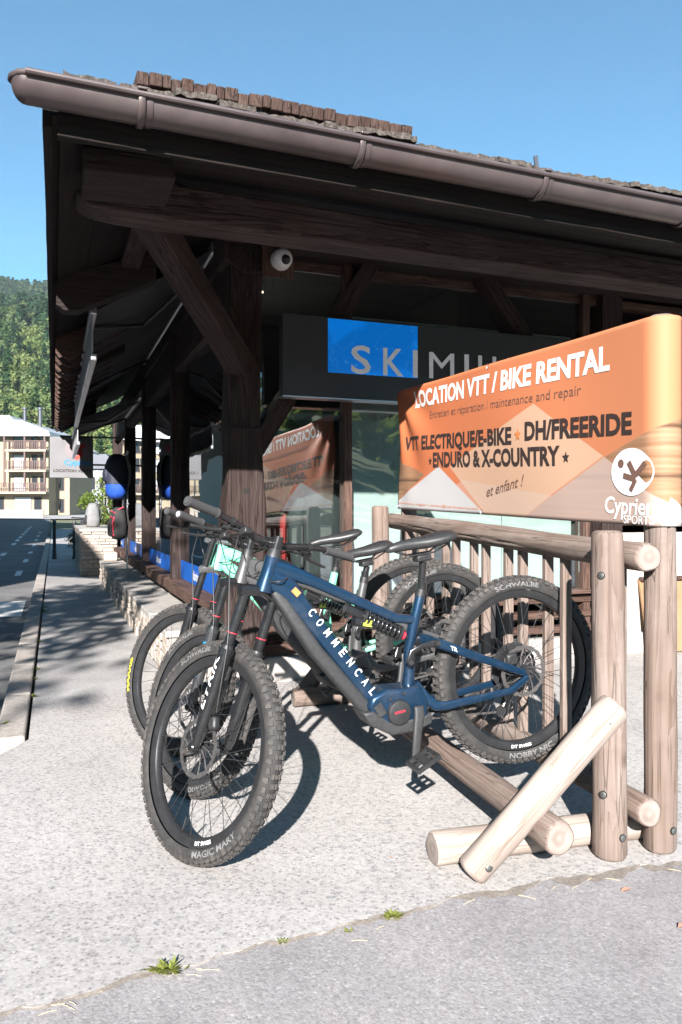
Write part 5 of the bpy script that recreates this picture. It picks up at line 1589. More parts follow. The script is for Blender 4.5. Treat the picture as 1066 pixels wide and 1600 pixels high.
part(hd, 'hood', skin_rings(rings), MT['hoodie'], smooth=70)
part(hd, 'stand', MB().tube([(hx, hy, 0.19), (hx, hy, 0.72)], 0.018, 10).lathe([(0, 0.19), (0.14, 0.19), (0.14, 0.205), (0, 0.21)], 20, 'z', (hx, hy, 0.0)), MT['darksteel'], smooth=40)
rl = empty('clothes_rail', B4, 'steel clothes rail inside the shop behind the sweatshirt', 'clothes rail')
part(rl, 'rail', MB().tube([(0.30, 0.75, 1.42), (1.5, 0.75, 1.42)], 0.014, 10), MT['steel'], smooth=40)
for x in (0.32, 1.48):
    part(rl, 'upright', MB().tube([(x, 0.75, 0.19), (x, 0.75, 1.42)], 0.014, 10), MT['steel'], smooth=40)
nm = ['leftmost', 'second', 'third', 'fourth', 'fifth', 'sixth', 'seventh']
for k in range(7):
    x = 0.40 + k * 0.15
    j = empty('jacket', B4, nm[k] + ' red jacket from the left on the clothes rail inside the shop', 'jacket', 'red jackets on the clothes rail')
    rings = [ell((x, 0.75, 0.70), 0.05, 0.22, wob=0.08), ell((x, 0.75, 0.95), 0.045, 0.21, wob=0.06), ell((x, 0.75, 1.22), 0.045, 0.22, wob=0.04), ell((x, 0.75, 1.33), 0.035, 0.16), ell((x, 0.75, 1.385), 0.02, 0.05)]
    part(j, 'body', skin_rings(rings), MT['red_cloth'], smooth=70)
    part(j, 'hanger_hook', MB().tube([(x, 0.75, 1.38), (x, 0.75, 1.415), (x, 0.735, 1.437), (x, 0.725, 1.42)], 0.003, 5), MT['steel'])
# ceiling lamps in the shop
for k, (x, y, z, lab) in enumerate(((0.38, 2.9, 2.84, 'lit round lamp under the shop ceiling left of the corner post'), (0.34, 0.6, 2.84, 'lit spot lamp high behind the corner post beside the camera'))):
    l_ = empty('ceiling_lamp', B4, lab, 'lamp', 'lit ceiling lamps')
    part(l_, 'housing', MB().lathe([(0.03, 0.13), (0.05, 0.12), (0.062, 0.0), (0.056, 0.0), (0.044, 0.11)], 20, 'z', (x, y, z)), MT['white'], smooth=40)
    part(l_, 'bulb', MB().lathe([(0.0, 0.012), (0.052, 0.012), (0.052, 0.02), (0, 0.02)], 20, 'z', (x, y, z)), MT['lamp'])
    part(l_, 'stem', MB().tube([(x, y, z + 0.12), (x, y, 2.97)], 0.008, 8), MT['darksteel'])
l_ = empty('tube_lamp', B4, 'short lit tube lamp behind the glass left of the shop sign', 'lamp')
part(l_, 'tube', MB().tube([(0.33, 0.62, 2.20), (0.62, 1.6, 2.42)], 0.016, 10), MT['tube_lamp'], smooth=50)
part(l_, 'cable', MB().tube([(0.47, 1.1, 2.32), (0.47, 1.1, 2.97)], 0.004, 6), MT['darksteel'])

# goods hung outside by the side windows
st_ = empty('display_stand', B4, 'thin steel display stand against the side windows behind the second post', 'stand')
for dx in (-0.05, 0.03):
    part(st_, 'pole', MB().tube([(-0.14, 5.95 + dx, 0.352), (-0.14, 5.95 + dx, 2.02)], 0.010, 8), MT['steel'], smooth=50)
part(st_, 'hook_bar', MB().tube([(-0.14, 5.72, 1.98), (-0.14, 6.16, 1.98)], 0.008, 8), MT['steel'], smooth=50)
part(st_, 'hook_bar', MB().tube([(-0.14, 5.76, 1.28), (-0.14, 6.12, 1.28)], 0.008, 8), MT['steel'], smooth=50)
bg = empty('bag', B4, 'large navy bag with bright blue bottom hanging by the side windows', 'bag')
def sack(c, rows, mat, name, parent, lump=0.05):
    """soft lumpy body: rows of (z, half depth, half width)"""
    rings = []
    for z, a, b in rows:
        r_ = []
        for t in np.linspace(0, 2 * math.pi, 28, endpoint=False):
            cx_, sx_ = math.cos(t), math.sin(t)
            k = 1 + lump * (math.sin(3 * t + z * 17) * 0.6 + math.sin(7 * t - z * 31) * 0.4)
            r_.append(Vector((c[0] + a * k * math.copysign(abs(cx_) ** 0.7, cx_), c[1] + b * k * math.copysign(abs(sx_) ** 0.7, sx_), z)))
        rings.append(r_)
    return part(parent, name, skin_rings(rings), mat, smooth=75)
cb = (-0.28, 5.95)
sack(cb, [(1.345, 0.05, 0.10), (1.36, 0.10, 0.16), (1.42, 0.135, 0.20), (1.50, 0.15, 0.215), (1.545, 0.152, 0.22)], MT['blue_cloth'], 'lower_body', bg)
sack(cb, [(1.547, 0.154, 0.222), (1.62, 0.15, 0.225), (1.72, 0.16, 0.222), (1.80, 0.15, 0.215), (1.88, 0.13, 0.20), (1.94, 0.10, 0.17), (1.965, 0.05, 0.10)], MT['navy'], 'upper_body', bg, 0.07)
sack((-0.41, 5.93), [(1.58, 0.03, 0.10), (1.60, 0.055, 0.13), (1.70, 0.06, 0.135), (1.76, 0.045, 0.12), (1.775, 0.02, 0.08)], MT['navy'], 'front_pocket', bg)
for yy in (5.84, 6.04):
    part(bg, 'strap', MB().tube([(-0.17, yy, 1.95), (-0.118, yy - 0.01, 1.80), (-0.115, yy - 0.02, 1.62), (-0.15, yy - 0.01, 1.46)], [0.014, 0.02, 0.018, 0.008], 8), MT['grey_cloth'], smooth=60)
part(bg, 'grab_loop', MB().tube([(-0.2, 5.91, 1.955), (-0.17, 5.92, 1.985), (-0.17, 5.98, 1.985), (-0.2, 5.99, 1.955)], 0.007, 6), MT['grey_cloth'], smooth=60)
bp = empty('backpack', B4, 'black backpack with red trim hanging below the navy bag', 'backpack')
cb = (-0.255, 5.93)
sack(cb, [(0.79, 0.05, 0.09), (0.805, 0.085, 0.13), (0.88, 0.11, 0.155), (0.97, 0.105, 0.15), (1.06, 0.11, 0.152), (1.15, 0.095, 0.14), (1.21, 0.08, 0.12), (1.235, 0.04, 0.08)], MT['black_cloth'], 'body', bp, 0.08)
sack((-0.35, 5.92), [(0.83, 0.02, 0.08), (0.85, 0.05, 0.11), (0.95, 0.055, 0.115), (1.03, 0.045, 0.10), (1.05, 0.02, 0.07)], MT['black_cloth'], 'front_pocket', bp, 0.08)
for zz in (0.88, 0.97, 1.07, 1.15):
    part(bp, 'trim', MB().tube([(-0.30, 5.79, zz), (-0.372, 5.86, zz + 0.04), (-0.40 if zz < 1.0 else -0.365, 5.94, zz), (-0.36, 6.02, zz + 0.04), (-0.30, 6.07, zz)], 0.005, 6), MT['red_trim'], smooth=60)
part(bp, 'trim', MB().tube([(-0.20, 5.80, 1.235), (-0.29, 5.815, 1.19), (-0.345, 5.80, 1.02), (-0.33, 5.80, 0.84)], 0.010, 8), MT['red_trim'], smooth=60)
part(bp, 'strap', MB().tube([(-0.15, 5.9, 1.24), (-0.13, 5.88, 1.05), (-0.15, 5.9, 0.85)], 0.010, 8), MT['black_cloth'], smooth=60)
bp2 = empty('backpack', B4, 'grey backpack standing on the far stone wall', 'backpack')
sack((-0.36, 11.2), [(0.862, 0.11, 0.14), (0.90, 0.14, 0.165), (1.02, 0.15, 0.17), (1.16, 0.14, 0.165), (1.26, 0.11, 0.14), (1.33, 0.07, 0.10), (1.345, 0.03, 0.05)], MT['grey_cloth'], 'body', bp2, 0.07)
part(bp2, 'strap', MB().tube([(-0.24, 11.14, 1.33), (-0.20, 11.12, 1.1), (-0.23, 11.14, 0.9)], 0.012, 8), MT['black_cloth'], smooth=60)
part(bp2, 'pocket', skin_rings([ell((-0.48, 11.16, 0.92), 0.03, 0.09), ell((-0.50, 11.16, 1.0), 0.04, 0.11), ell((-0.47, 11.16, 1.1), 0.03, 0.09)]), MT['black_cloth'], smooth=70)
# stone block on the ledge end
part(empty('stone_block', B4, 'loose brown stone block resting on the end of the ledge', 'stone'), 'block', MB().box(-0.32, -0.10, 8.15, 8.50, 0.353, 0.50), MT['rubble'], bevel=0.03)
# covered moped beyond the wall
mo = empty('moped', B4 @ Matrix.Translation((-0.30, 14.6, rise(18.3))), 'dark covered moped parked past the stone wall', 'moped')
part(mo, 'seat', MB().loft([bl(-0.05, -0.55, 0.80), bl(-0.05, -0.45, 0.84), bl(-0.05, 0.0, 0.86), bl(-0.05, 0.3, 0.80), bl(-0.05, 0.45, 0.76)], [(0.05, 0.03), (0.13, 0.06), (0.15, 0.07), (0.14, 0.08), (0.08, 0.06)], 16, 3, side=(1, 0, 0)), MT['black_cloth'], smooth=60)
part(mo, 'body', MB().loft([bl(-0.05, -0.5, 0.62), bl(-0.05, 0.0, 0.60), bl(-0.05, 0.55, 0.50), bl(-0.05, 0.75, 0.7), bl(-0.05, 0.70, 0.98)], [(0.10, 0.10), (0.14, 0.14), (0.12, 0.10), (0.16, 0.08), (0.10, 0.05)], 16, 3, side=(1, 0, 0)), MT['navy'], smooth=60)
for yy in (-0.5, 0.72):
    part(mo, 'wheel', MB().lathe([(0.13, 0.05), (0.22, 0.055), (0.245, 0.03), (0.25, 0), (0.245, -0.03), (0.22, -0.055), (0.13, -0.05)], 28, 'x', (-0.05, yy, 0.25), closed=True), MT['rubber'], smooth=50)
part(mo, 'handlebar', MB().tube([(-0.38, 0.62, 1.02), (-0.05, 0.70, 1.0), (0.28, 0.62, 1.02)], 0.016, 8), MT['blackplastic'], smooth=50)
# bollards along the kerb
MT['bollard'] = speckle('dark_bollard', (0.030, 0.030, 0.032), (0.05, 0.05, 0.052), 30, 0.5)
places = [(-1.08, 15.2, 'nearest dark bollard on the kerb'), (-1.08, 16.6, 'second dark bollard on the kerb'), (-1.08, 18.4, 'third dark bollard on the kerb'), (-0.62, 15.0, 'dark bollard beside the stone wall')]
for x, y, lab in places:
    p = bw(x, y)
    part(empty('bollard', Matrix.Translation((p.x, p.y, rise(p.y))), lab, 'bollard', 'bollards along the kerb'), 'shaft', MB().lathe([(0.0, 0.95), (0.03, 0.945), (0.045, 0.92), (0.045, 0.86), (0.038, 0.85), (0.038, 0.06), (0.06, 0.05), (0.06, -0.02)], 16, 'z'), MT['bollard'], smooth=40)
# tan board against the right-hand wall
tb = empty('tan_board', B4, 'tan plywood board leaning on the right wall behind the rack', 'board')
part(tb, 'panel', MB().obox((3.75, 0.02, 0.31), (0.26, 0, 0), (0, 0.012, 0.0), (0, 0.06, 0.30)), MT['tan'], bevel=0.003)
part(tb, 'edge_batten', MB().obox((3.75, 0.055, 0.615), (0.26, 0, 0), (0, 0.018, 0.0), (0, 0.003, 0.015)), MT['timber2'])

# ------------------------------------------------------------------ vegetation
def leaf_mat(name):
    t = NT(name)
    at = t.n('ShaderNodeAttribute'); at.attribute_name = 'tint'
    nz = t.noise(t.coords(rnd=False), 3.0, 2)
    col = t.mix(1.0, at.outputs['Color'], t.ramp(nz, [(0.3, (0.7, 0.75, 0.7)), (0.7, (1.15, 1.1, 1.0))]), 'MULTIPLY')
    d = t.n('ShaderNodeBsdfDiffuse'); t.l(col, d.inputs[0])
    tr = t.n('ShaderNodeBsdfTranslucent'); t.l(t.mix(1.0, col, (1.2, 1.25, 0.6), 'MULTIPLY'), tr.inputs[0])
    mx = t.n('ShaderNodeMixShader'); mx.inputs[0].default_value = 0.28
    t.l(d.outputs[0], mx.inputs[1]); t.l(tr.outputs[0], mx.inputs[2]); t.l(mx.outputs[0], t.out.inputs[0])
    return t.m
MT['leaf'] = leaf_mat('leaves')
MT['bark'] = wood('bark', (0.16, 0.13, 0.11), (0.10, 0.08, 0.065), (0.04, 0.03, 0.025), 0.8, 0.9, 0.01, 0.7)
def quads_mesh(name, C, N1, N2, T, mat):
    """leaf-sized faces: centres C, half axes N1 and N2, tint T"""
    n = len(C)
    V = np.empty((n, 4, 3))
    V[:, 0] = C - N1 - N2 * 0.35; V[:, 1] = C - N2 * 1.0 + N1 * 0.25; V[:, 2] = C + N1 + N2 * 0.35; V[:, 3] = C + N2 * 1.0 - N1 * 0.25
    me = bpy.data.meshes.new(name)
    me.vertices.add(n * 4); me.vertices.foreach_set('co', V.reshape(-1))
    me.loops.add(n * 4); me.loops.foreach_set('vertex_index', np.arange(n * 4, dtype=np.int32))
    me.polygons.add(n); me.polygons.foreach_set('loop_start', np.arange(0, n * 4, 4, dtype=np.int32)); me.polygons.foreach_set('loop_total', np.full(n, 4, np.int32))
    ca = me.color_attributes.new('tint', 'FLOAT_COLOR', 'POINT')
    cc = np.ones((n * 4, 4)); cc[:, :3] = np.repeat(T, 4, axis=0)
    ca.data.foreach_set('color', cc.reshape(-1))
    me.materials.append(mat)
    me.update()
    me.validate()
    return me
def rand_dirs(n):
    v = rng.normal(size=(n, 3)); return v / np.linalg.norm(v, axis=1, keepdims=True)
GREENS = 1.65 * np.array([(0.066, 0.092, 0.034), (0.086, 0.112, 0.042), (0.050, 0.076, 0.034), (0.104, 0.122, 0.050), (0.074, 0.100, 0.048)])
CONIF = 2.0 * np.array([(0.022, 0.045, 0.022), (0.030, 0.055, 0.024), (0.018, 0.038, 0.022)])
AUT = 1.3 * np.array([(0.16, 0.10, 0.04), (0.13, 0.12, 0.05)])
def crown_points(kind, n, H, Rr):
    if kind == 'conifer':
        h = 0.10 + 0.90 * rng.random(n) ** 1.25
        lay = (np.floor(h * 13) + rng.random(n) * 0.5) / 13
        h = 0.6 * h + 0.4 * lay
        rad = Rr * (1.02 - h) * (0.55 + 0.45 * rng.random(n) ** 0.5)
        a = rng.random(n) * 2 * np.pi
        return np.stack([rad * np.cos(a), rad * np.sin(a), h * H], 1)
    k = max(5, n // 45)
    cd = rand_dirs(k); cd[:, 2] = np.abs(cd[:, 2]) * 1.0 - 0.25
    cc = cd * (0.35 + 0.45 * rng.random((k, 1)))
    idx = rng.integers(0, k, n)
    p = cc[idx] + rand_dirs(n) * (0.20 + 0.16 * rng.random((n, 1)))
    return np.stack([p[:, 0] * Rr, p[:, 1] * Rr, H * 0.60 + p[:, 2] * H * 0.42], 1)
def forest(name, pts, label, nq, qs):
    Cs, N1s, N2s, Ts = [], [], [], []
    for (x, y, z, H, kind, tint) in pts:
        n = int(nq * random.uniform(0.8, 1.2))
        Rr = H * (0.19 if kind == 'conifer' else 0.36)
        P_ = crown_points(kind, n, H, Rr) + np.array((x, y, z))
        d = rand_dirs(n)
        if kind == 'conifer':
            d[:, 2] *= 0.4
        e = np.cross(d, rand_dirs(n)); e /= np.linalg.norm(e, axis=1, keepdims=True) + 1e-9
        s = qs * H / 12 * (0.6 + 0.8 * rng.random((n, 1)))
        Cs.append(P_); N1s.append(d * s); N2s.append(e * s * 0.8)
        Ts.append(np.tile(tint, (n, 1)) * (0.75 + 0.5 * rng.random((n, 1))))
    me = quads_mesh(name, np.concatenate(Cs), np.concatenate(N1s), np.concatenate(N2s), np.concatenate(Ts), MT['leaf'])
    return tag(link(name, me), label, 'trees', kind='stuff')
# mountain side beyond the village
def hill_z(x, y):
    s = y - 0.12 * x
    b = np.maximum(0, s - 150)
    z = 0.318 * b + 4 * np.sin(x * 0.021 + y * 0.013) * np.minimum(1, b / 100) + 7 * np.sin(x * 0.009 - y * 0.011 + 1) * np.minimum(1, b / 200)
    return z
hxs = np.linspace(-1500, 300, 46); hys = np.linspace(100, 1080, 42)
hv = [(x, y, float(hill_z(x, y)) + 0.6) for y in hys for x in hxs]
hf = [(j * 46 + i, j * 46 + i + 1, (j + 1) * 46 + i + 1, (j + 1) * 46 + i) for j in range(41) for i in range(45)]
MT['meadow'] = speckle('meadow', (0.15, 0.17, 0.06), (0.24, 0.23, 0.10), 0.05, 0.95)
tag(link('hill', MB().add(hv, hf).mesh('hill', MT['meadow'], smooth=60)), kind='structure')
def tree_list(n, ymin, ymax, rmin, rmax, hlo, hhi, pc):
    out = []
    while len(out) < n:
        y = math.sqrt(random.uniform(ymin ** 2, ymax ** 2))
        r = random.uniform(rmin, rmax)
        x = r * y
        if 455 < y < 690 and -0.49 < r < -0.412 and random.random() < 0.97:
            continue
        z = float(hill_z(x, y)) + 0.3
        pcc = pc + (0.25 if y > 450 else 0)
        if random.random() < pcc:
            kind, tint = 'conifer', CONIF[random.randrange(3)]
        else:
            kind = 'broadleaf'
            tint = GREENS[random.randrange(5)] if random.random() < 1.1 else AUT[random.randrange(2)]
        out.append((x, y, z, random.uniform(hlo, hhi) * (1.25 if kind == 'conifer' else 1.0), kind, tint))
    return out
forest('forest', tree_list(520, 135, 330, -0.50, -0.26, 9, 15, 0.25), 'near mixed woodland on the mountain side behind the houses', 700, 0.40)
forest('forest', tree_list(1900, 330, 1050, -0.50, -0.30, 10, 15, 0.45), 'far dark woodland covering the upper mountain side', 150, 0.95)
forest('forest', tree_list(900, 135, 420, -1.1, -0.50, 10, 16, 0.35), 'woodland on the slope across the street, mirrored in the side windows', 110, 1.2)
forest('forest', tree_list(700, 150, 900, -0.27, 0.12, 10, 16, 0.4), 'woodland on the slope hidden behind the shop roof', 110, 1.2)
# unseen wooded slope added behind the viewer, keeps bright low sky off the glass
def back_z(y):
    return max(0.0, (-y - 48) * 0.30)
bx = np.linspace(-260, 260, 14); by = np.linspace(-40, -150, 10)
bv = [(x, y, back_z(y) - 0.05) for y in by for x in bx]
bf = [(j * 14 + i, (j + 1) * 14 + i, (j + 1) * 14 + i + 1, j * 14 + i + 1) for j in range(9) for i in range(13)]
tag(link('hill', MB().add(bv, bf).mesh('hill', MT['meadow'], smooth=60)), kind='structure')
pts = []
for k in range(420):
    x, y = random.uniform(-170, 170), random.uniform(-130, -46)
    kind = 'conifer' if random.random() < 0.4 else 'broadleaf'
    pts.append((x, y, back_z(y) - 0.2, random.uniform(6, 10), kind, CONIF[random.randrange(3)] if kind == 'conifer' else GREENS[random.randrange(5)]))
forest('forest', pts, 'unseen woodland added behind the viewer to darken the front window reflections', 110, 1.2)

def make_tree(name, label, pos, H, Rr, trunk_r, n, qs, tint, crown_c=0.62, squash=0.8, group=None):
    t = empty(name, Matrix.Translation(pos), label, 'tree', group)
    mb = MB()
    mb.tube([(0, 0, -0.1), (0.04, 0.02, H * 0.25), (-0.03, 0.05, H * 0.5), (0.05, 0, H * 0.85)], [trunk_r, trunk_r * 0.8, trunk_r * 0.55, trunk_r * 0.12], 10)
    tips = []
    for k in range(9):
        a = 2.4 * k + random.uniform(-0.3, 0.3); h0 = H * random.uniform(0.28, 0.6)
        L = Rr * random.uniform(0.6, 0.95)
        tip = Vector((L * math.cos(a), L * math.sin(a), h0 + L * random.uniform(0.25, 0.8)))
        mb.tube([(0, 0, h0), tip * 0.5 + Vector((0, 0, h0 * 0.5 - tip.z * 0.0)), tip], [trunk_r * 0.35, trunk_r * 0.22, trunk_r * 0.06], 6)
        tips.append(tip)
    part(t, 'trunk', mb, MT['bark'], smooth=60)
    k = 40
    cd = rand_dirs(k) * (0.35 + 0.6 * rng.random((k, 1)))
    cc = cd * np.array((Rr, Rr, Rr * squash)) + np.array((0, 0, H * crown_c))
    idx = rng.integers(0, k, n)
    P_ = cc[idx] + rand_dirs(n) * (0.30 * Rr * rng.random((n, 1)) ** 0.5)
    d = rand_dirs(n); e = np.cross(d, rand_dirs(n)); e /= np.linalg.norm(e, axis=1, keepdims=True)
    s = qs * (0.6 + 0.8 * rng.random((n, 1)))
    T = np.tile(np.array(tint), (n, 1)) * (0.7 + 0.6 * rng.random((n, 1)))
    link('crown', quads_mesh('crown', P_, d * s, e * s * 0.7, T, MT['leaf']), t)
    return t
make_tree('street_tree', 'leafy tree across the street that dapples the pavement', (-4.5, -2.2, -0.1), 9.4, 2.0, 0.16, 2600, 0.085, (0.07, 0.11, 0.03))
make_tree('street_tree', 'dense leafy tree standing behind the viewer by the street', (-6.9, -9.5, -0.1), 11, 3.6, 0.25, 6000, 0.10, (0.06, 0.10, 0.03))
p = bw(0.35, 19)
make_tree('shrub', 'light green shrub beyond the shop at the end of the pavement', (p.x, p.y, rise(p.y) - 0.02), 2.3, 0.75, 0.05, 2200, 0.035, (0.13, 0.18, 0.04), 0.55, 1.1)
p = bw(-0.55, 15.8)
make_tree('potted_shrub', 'small dark shrub beside the parked moped', (p.x, p.y, rise(p.y) - 0.02), 0.9, 0.26, 0.02, 700, 0.02, (0.05, 0.08, 0.03), 0.55, 1.2)

# weeds in the seam
MT['weed'] = MT['leaf']
def weed(x, y, z, r, n, lab):
    n = int(n * 2.2)
    t = empty('weed', Matrix.Translation((x, y, z)), lab, 'weed', 'weeds in the cracks')
    a = rng.random(n) * 2 * np.pi; L = r * (0.25 + 0.75 * rng.random(n) ** 1.5)
    n_ = n
    up_ = 0.1 + 0.7 * rng.random(n)
    d = np.stack([np.cos(a), np.sin(a), up_], 1)
    d /= np.linalg.norm(d, axis=1, keepdims=True)
    C = d * (L[:, None] * 0.55) + np.stack([rng.normal(size=n) * r * 0.35, rng.normal(size=n) * r * 0.14, np.zeros(n)], 1)
    e = np.stack([-np.sin(a), np.cos(a), np.zeros(n)], 1)
    T = np.tile(np.array((0.20, 0.22, 0.06)), (n, 1)) * (0.6 + 0.7 * rng.random((n, 1)))
    link('leaves', quads_mesh('leaves', C, d * (L[:, None] * 0.5), e * (L[:, None] * 0.13), T, MT['leaf']), t)
    part(t, 'root_clump', MB().lathe([(r * 0.3, -0.004), (r * 0.2, 0.001), (0.0, 0.003)], 10, 'z'), MT['dirt'])
weed(-0.452, 1.975, 0.0, 0.040, 70, 'bushiest weed tuft in the seam below the front wheel')
weed(0.148, 2.238, 0.0, 0.032, 50, 'green weed tuft in the seam left of the rack foot')
weed(-0.160, 2.105, 0.0, 0.018, 26, 'tiny weed in the seam between the two larger tufts')
weed(0.02, 2.165, -0.004, 0.016, 20, 'smallest weed sprig on the asphalt left of the rack')
weed(-2.02, 4.12, 0.0, 0.14, 160, 'large weed clump at the near end of the kerb')
for k, y in enumerate((0.2, 0.75, 1.1, 2.4, 4.6, 5.0)):
    p = bw(-1.222, y)
    weed(p.x, p.y, 0.0, (0.035, 0.03, 0.04, 0.035, 0.06, 0.06)[k], 30, ('first', 'second', 'third', 'fourth', 'fifth', 'sixth')[k] + ' nearest weed along the inner edge of the kerb')
# fallen leaves and straw on the asphalt
MT['dead_leaf'] = plain('dead_leaf', (0.36, 0.17, 0.12), 0.7)
MT['straw'] = plain('straw', (0.52, 0.42, 0.28), 0.8)
def dleaf(x, y, z, r, lab):
    t = random.random() * 6
    vs = [Vector((r * c[0] * math.cos(t) - r * c[1] * math.sin(t), r * c[0] * math.sin(t) + r * c[1] * math.cos(t), c[2] * r)) for c in ((-1, 0, 0.05), (-0.4, 0.45, 0.25), (0.4, 0.5, 0.3), (1, 0, 0.15), (0.4, -0.45, 0.3), (-0.4, -0.4, 0.2), (0, 0, 0.08))]
    o = part(None, 'fallen_leaf', MB().add(vs, [(6, 0, 1), (6, 1, 2), (6, 2, 3), (6, 3, 4), (6, 4, 5), (6, 5, 0)]), MT['dead_leaf'], mat4=Matrix.Translation((x, y, z)))
    tag(o, lab, 'leaf', 'fallen leaves')
dleaf(0.89, 2.40, -0.004, 0.020, 'pink brown fallen leaf on the asphalt right of the rack')
dleaf(0.98, 2.19, -0.004, 0.026, 'larger brown fallen leaf at the right edge of the asphalt')
dleaf(0.17, 2.62, 0.001, 0.009, 'tiny reddish fallen leaf on the concrete')
def straw(x, y, L, a):
    z = -0.003
    return MB().tube([(x, y, z), (x + L / 2 * math.cos(a), y + L / 2 * math.sin(a) + 0.0015, z + 0.001), (x + L * math.cos(a), y + L * math.sin(a), z)], 0.0008, 5)
sm = MB()
for k in range(26):
    x = random.uniform(-0.9, 1.3)
    yb = np.interp(x, [s[0] for s in seam], [s[1] for s in seam])
    L, a = random.uniform(0.015, 0.06), random.uniform(-0.6, 0.9)
    q = straw(x, yb - abs(random.gauss(0, 0.05)) - 0.01, L, a)
    sm.add(q.v, q.f)
tag(part(None, 'straw_litter', sm, MT['straw']), 'dry pine needles and straw scattered along the seam', 'litter', kind='stuff')

# ------------------------------------------------------------------ houses
MT['cream_wall'] = speckle('cream_render', (0.26, 0.215, 0.145), (0.31, 0.26, 0.18), 0.6, 0.9)
MT['roof_metal'] = speckle('pale_metal_roof', (0.36, 0.37, 0.38), (0.46, 0.47, 0.48), 0.8, 0.5, 0.3)
MT['pane'] = plain('window_pane', (0.03, 0.035, 0.04), 0.08)
MT['curtain'] = plain('window_curtain', (0.42, 0.45, 0.46), 0.4)
MT['rail_brown'] = plain('brown_railing', (0.10, 0.055, 0.045), 0.6)
MT['greystone'] = m_stone('grey_building_stone', (0.20, 0.21, 0.23), (0.28, 0.29, 0.31), (0.34, 0.35, 0.37), 1.2)
MT['slab'] = plain('balcony_slab', (0.30, 0.26, 0.20), 0.8)
ap = empty('apartment_building', Matrix.Translation((-34.8, 92.0, 0.72)), 'cream apartment house with brown balconies and pale roof across the street', 'building')
W, D_ = 17.0, 11.0
part(ap, 'wall', MB().box(-W, -0.2, 0, D_, 0, 9.3), MT['cream_wall'])
part(ap, 'roof', MB().prism([(-W - 1, 9.35), (0.4, 9.35), (0.2, 9.9), (-3.0, 11.2), (-W - 1, 11.6)], -1.2, D_ + 1), MT['roof_metal'])
part(ap, 'roof_dormer', MB().prism([(-7.2, 11.2), (-4.4, 11.2), (-5.2, 12.0), (-6.4, 12.0)], 0.5, 5), MT['roof_metal'])
for x in (-4.3, -2.4):
    part(ap, 'chimney', MB().tube([(x, 3, 10.8), (x, 3, 13.0)], 0.22, 10).tube([(x, 3, 13.0), (x, 3, 13.25)], 0.34, 10), MT['flash'], smooth=40)
for z in (2.75, 5.35, 7.75):
    x0, x1 = (-W, -0.05) if z < 3 else (-4.9, -0.05)
    bc_ = part(ap, 'balcony', MB().box(x0, x1, -1.35, -0.01, z - 0.25, z), MT['slab'])
    rail = MB().box(x0, x1, -1.34, -1.28, z + 0.98, z + 1.06)
    n = int((x1 - x0) / 0.22)
    for i in range(n + 1):
        xx = x0 + (x1 - x0) * i / n
        rail.box(xx - 0.05, xx + 0.05, -1.335, -1.295, z + 0.02, z + 0.98)
    rp = part(bc_, 'railing', rail, MT['rail_brown']); tag(rp, kind='stuff')
for x in (-5.0, -2.6, -0.25):
    part(ap, 'balcony_post', MB().box(x - 0.10, x + 0.10, -1.27, -1.07, 3.3, 9.3), MT['rail_brown'])
def win(parent, x0, x1, z0, z1, y=0.0, pm='pane', shut=False):
    w_ = part(parent, 'window', MB().box(x0 - 0.08, x1 + 0.08, y - 0.05, y + 0.02, z0 - 0.08, z0).box(x0 - 0.08, x1 + 0.08, y - 0.05, y + 0.02, z1, z1 + 0.08).box(x0 - 0.08, x0, y - 0.051, y + 0.02, z0, z1).box(x1, x1 + 0.08, y - 0.051, y + 0.02, z0, z1), MT['rail_brown'])
    part(w_, 'pane', MB().box(x0, x1, y - 0.02, y + 0.02, z0, z1), MT[pm])
for z in (2.8, 5.4, 7.8):
    for x0, x1, pm in ((-4.4, -3.0, 'curtain' if z < 6 else 'pane'), (-2.2, -1.6, 'pane'), (-1.2, -0.6, 'pane'), (-8.2, -6.6, 'pane'), (-11.4, -10, 'curtain')):
        win(ap, x0, x1, z + 0.1, z + 1.75, pm=pm)
for x0, x1, pm in ((-4.3, -2.3, 'curtain'), (-1.9, -1.1, 'pane'), (-7.5, -5.6, 'pane'), (-10.5, -8.4, 'curtain')):
    win(ap, x0, x1, 0.15, 2.1, pm=pm)
# the recessed, shaded wing to its right
part(ap, 'side_wing', MB().box(-0.19, 1.4, 2.5, D_, 0, 8.2), MT['cream_wall'])
part(ap, 'wing_roof', MB().prism([(-0.2, 9.2), (2.2, 8.0), (2.2, 8.3), (-0.2, 9.6)], 1.6, D_ + 0.5), MT['roof_metal'])
for z in (0.3, 3.0, 5.6):
    win(ap, 0.2, 0.7, z, z + 1.6, y=2.5)

stn = empty('stone_building', Matrix.Translation((-45.6, 126.0, 0.9)), 'grey stone building with narrow windows at the end of the street', 'building')
part(stn, 'wall', MB().box(0, 9.0, 0, 9, 0, 7.2), MT['greystone'])
part(stn, 'roof', MB().prism([(-0.5, 7.2), (9.5, 7.2), (7.2, 9.6), (1.5, 9.6)], -0.5, 9.5), MT['flash'])
for i in range(6):
    x0 = 0.6 + i * 1.35
    for z0, z1 in ((0.9, 2.4), (3.8, 5.6)):
        arch = [(x0, z0), (x0 + 0.62, z0), (x0 + 0.62, z1)] + [(x0 + 0.31 + 0.31 * math.cos(a), z1 + 0.31 * math.sin(a)) for a in np.linspace(0, math.pi, 7)[1:-1]] + [(x0, z1)]
        w_ = part(stn, 'window', MB().prism([(x + (0.08 if x > x0 + 0.31 else -0.08), z + (0.08 if z > z0 else -0.08)) for x, z in arch], -0.06, 0.01), MT['slab'])
        part(w_, 'pane', MB().prism(arch, -0.075, -0.061), MT['pane'])
    if i < 6:
        part(stn, 'pilaster', MB().box(x0 - 0.42, x0 - 0.24, -0.12, 0.01, 0, 7.15), MT['greystone'])
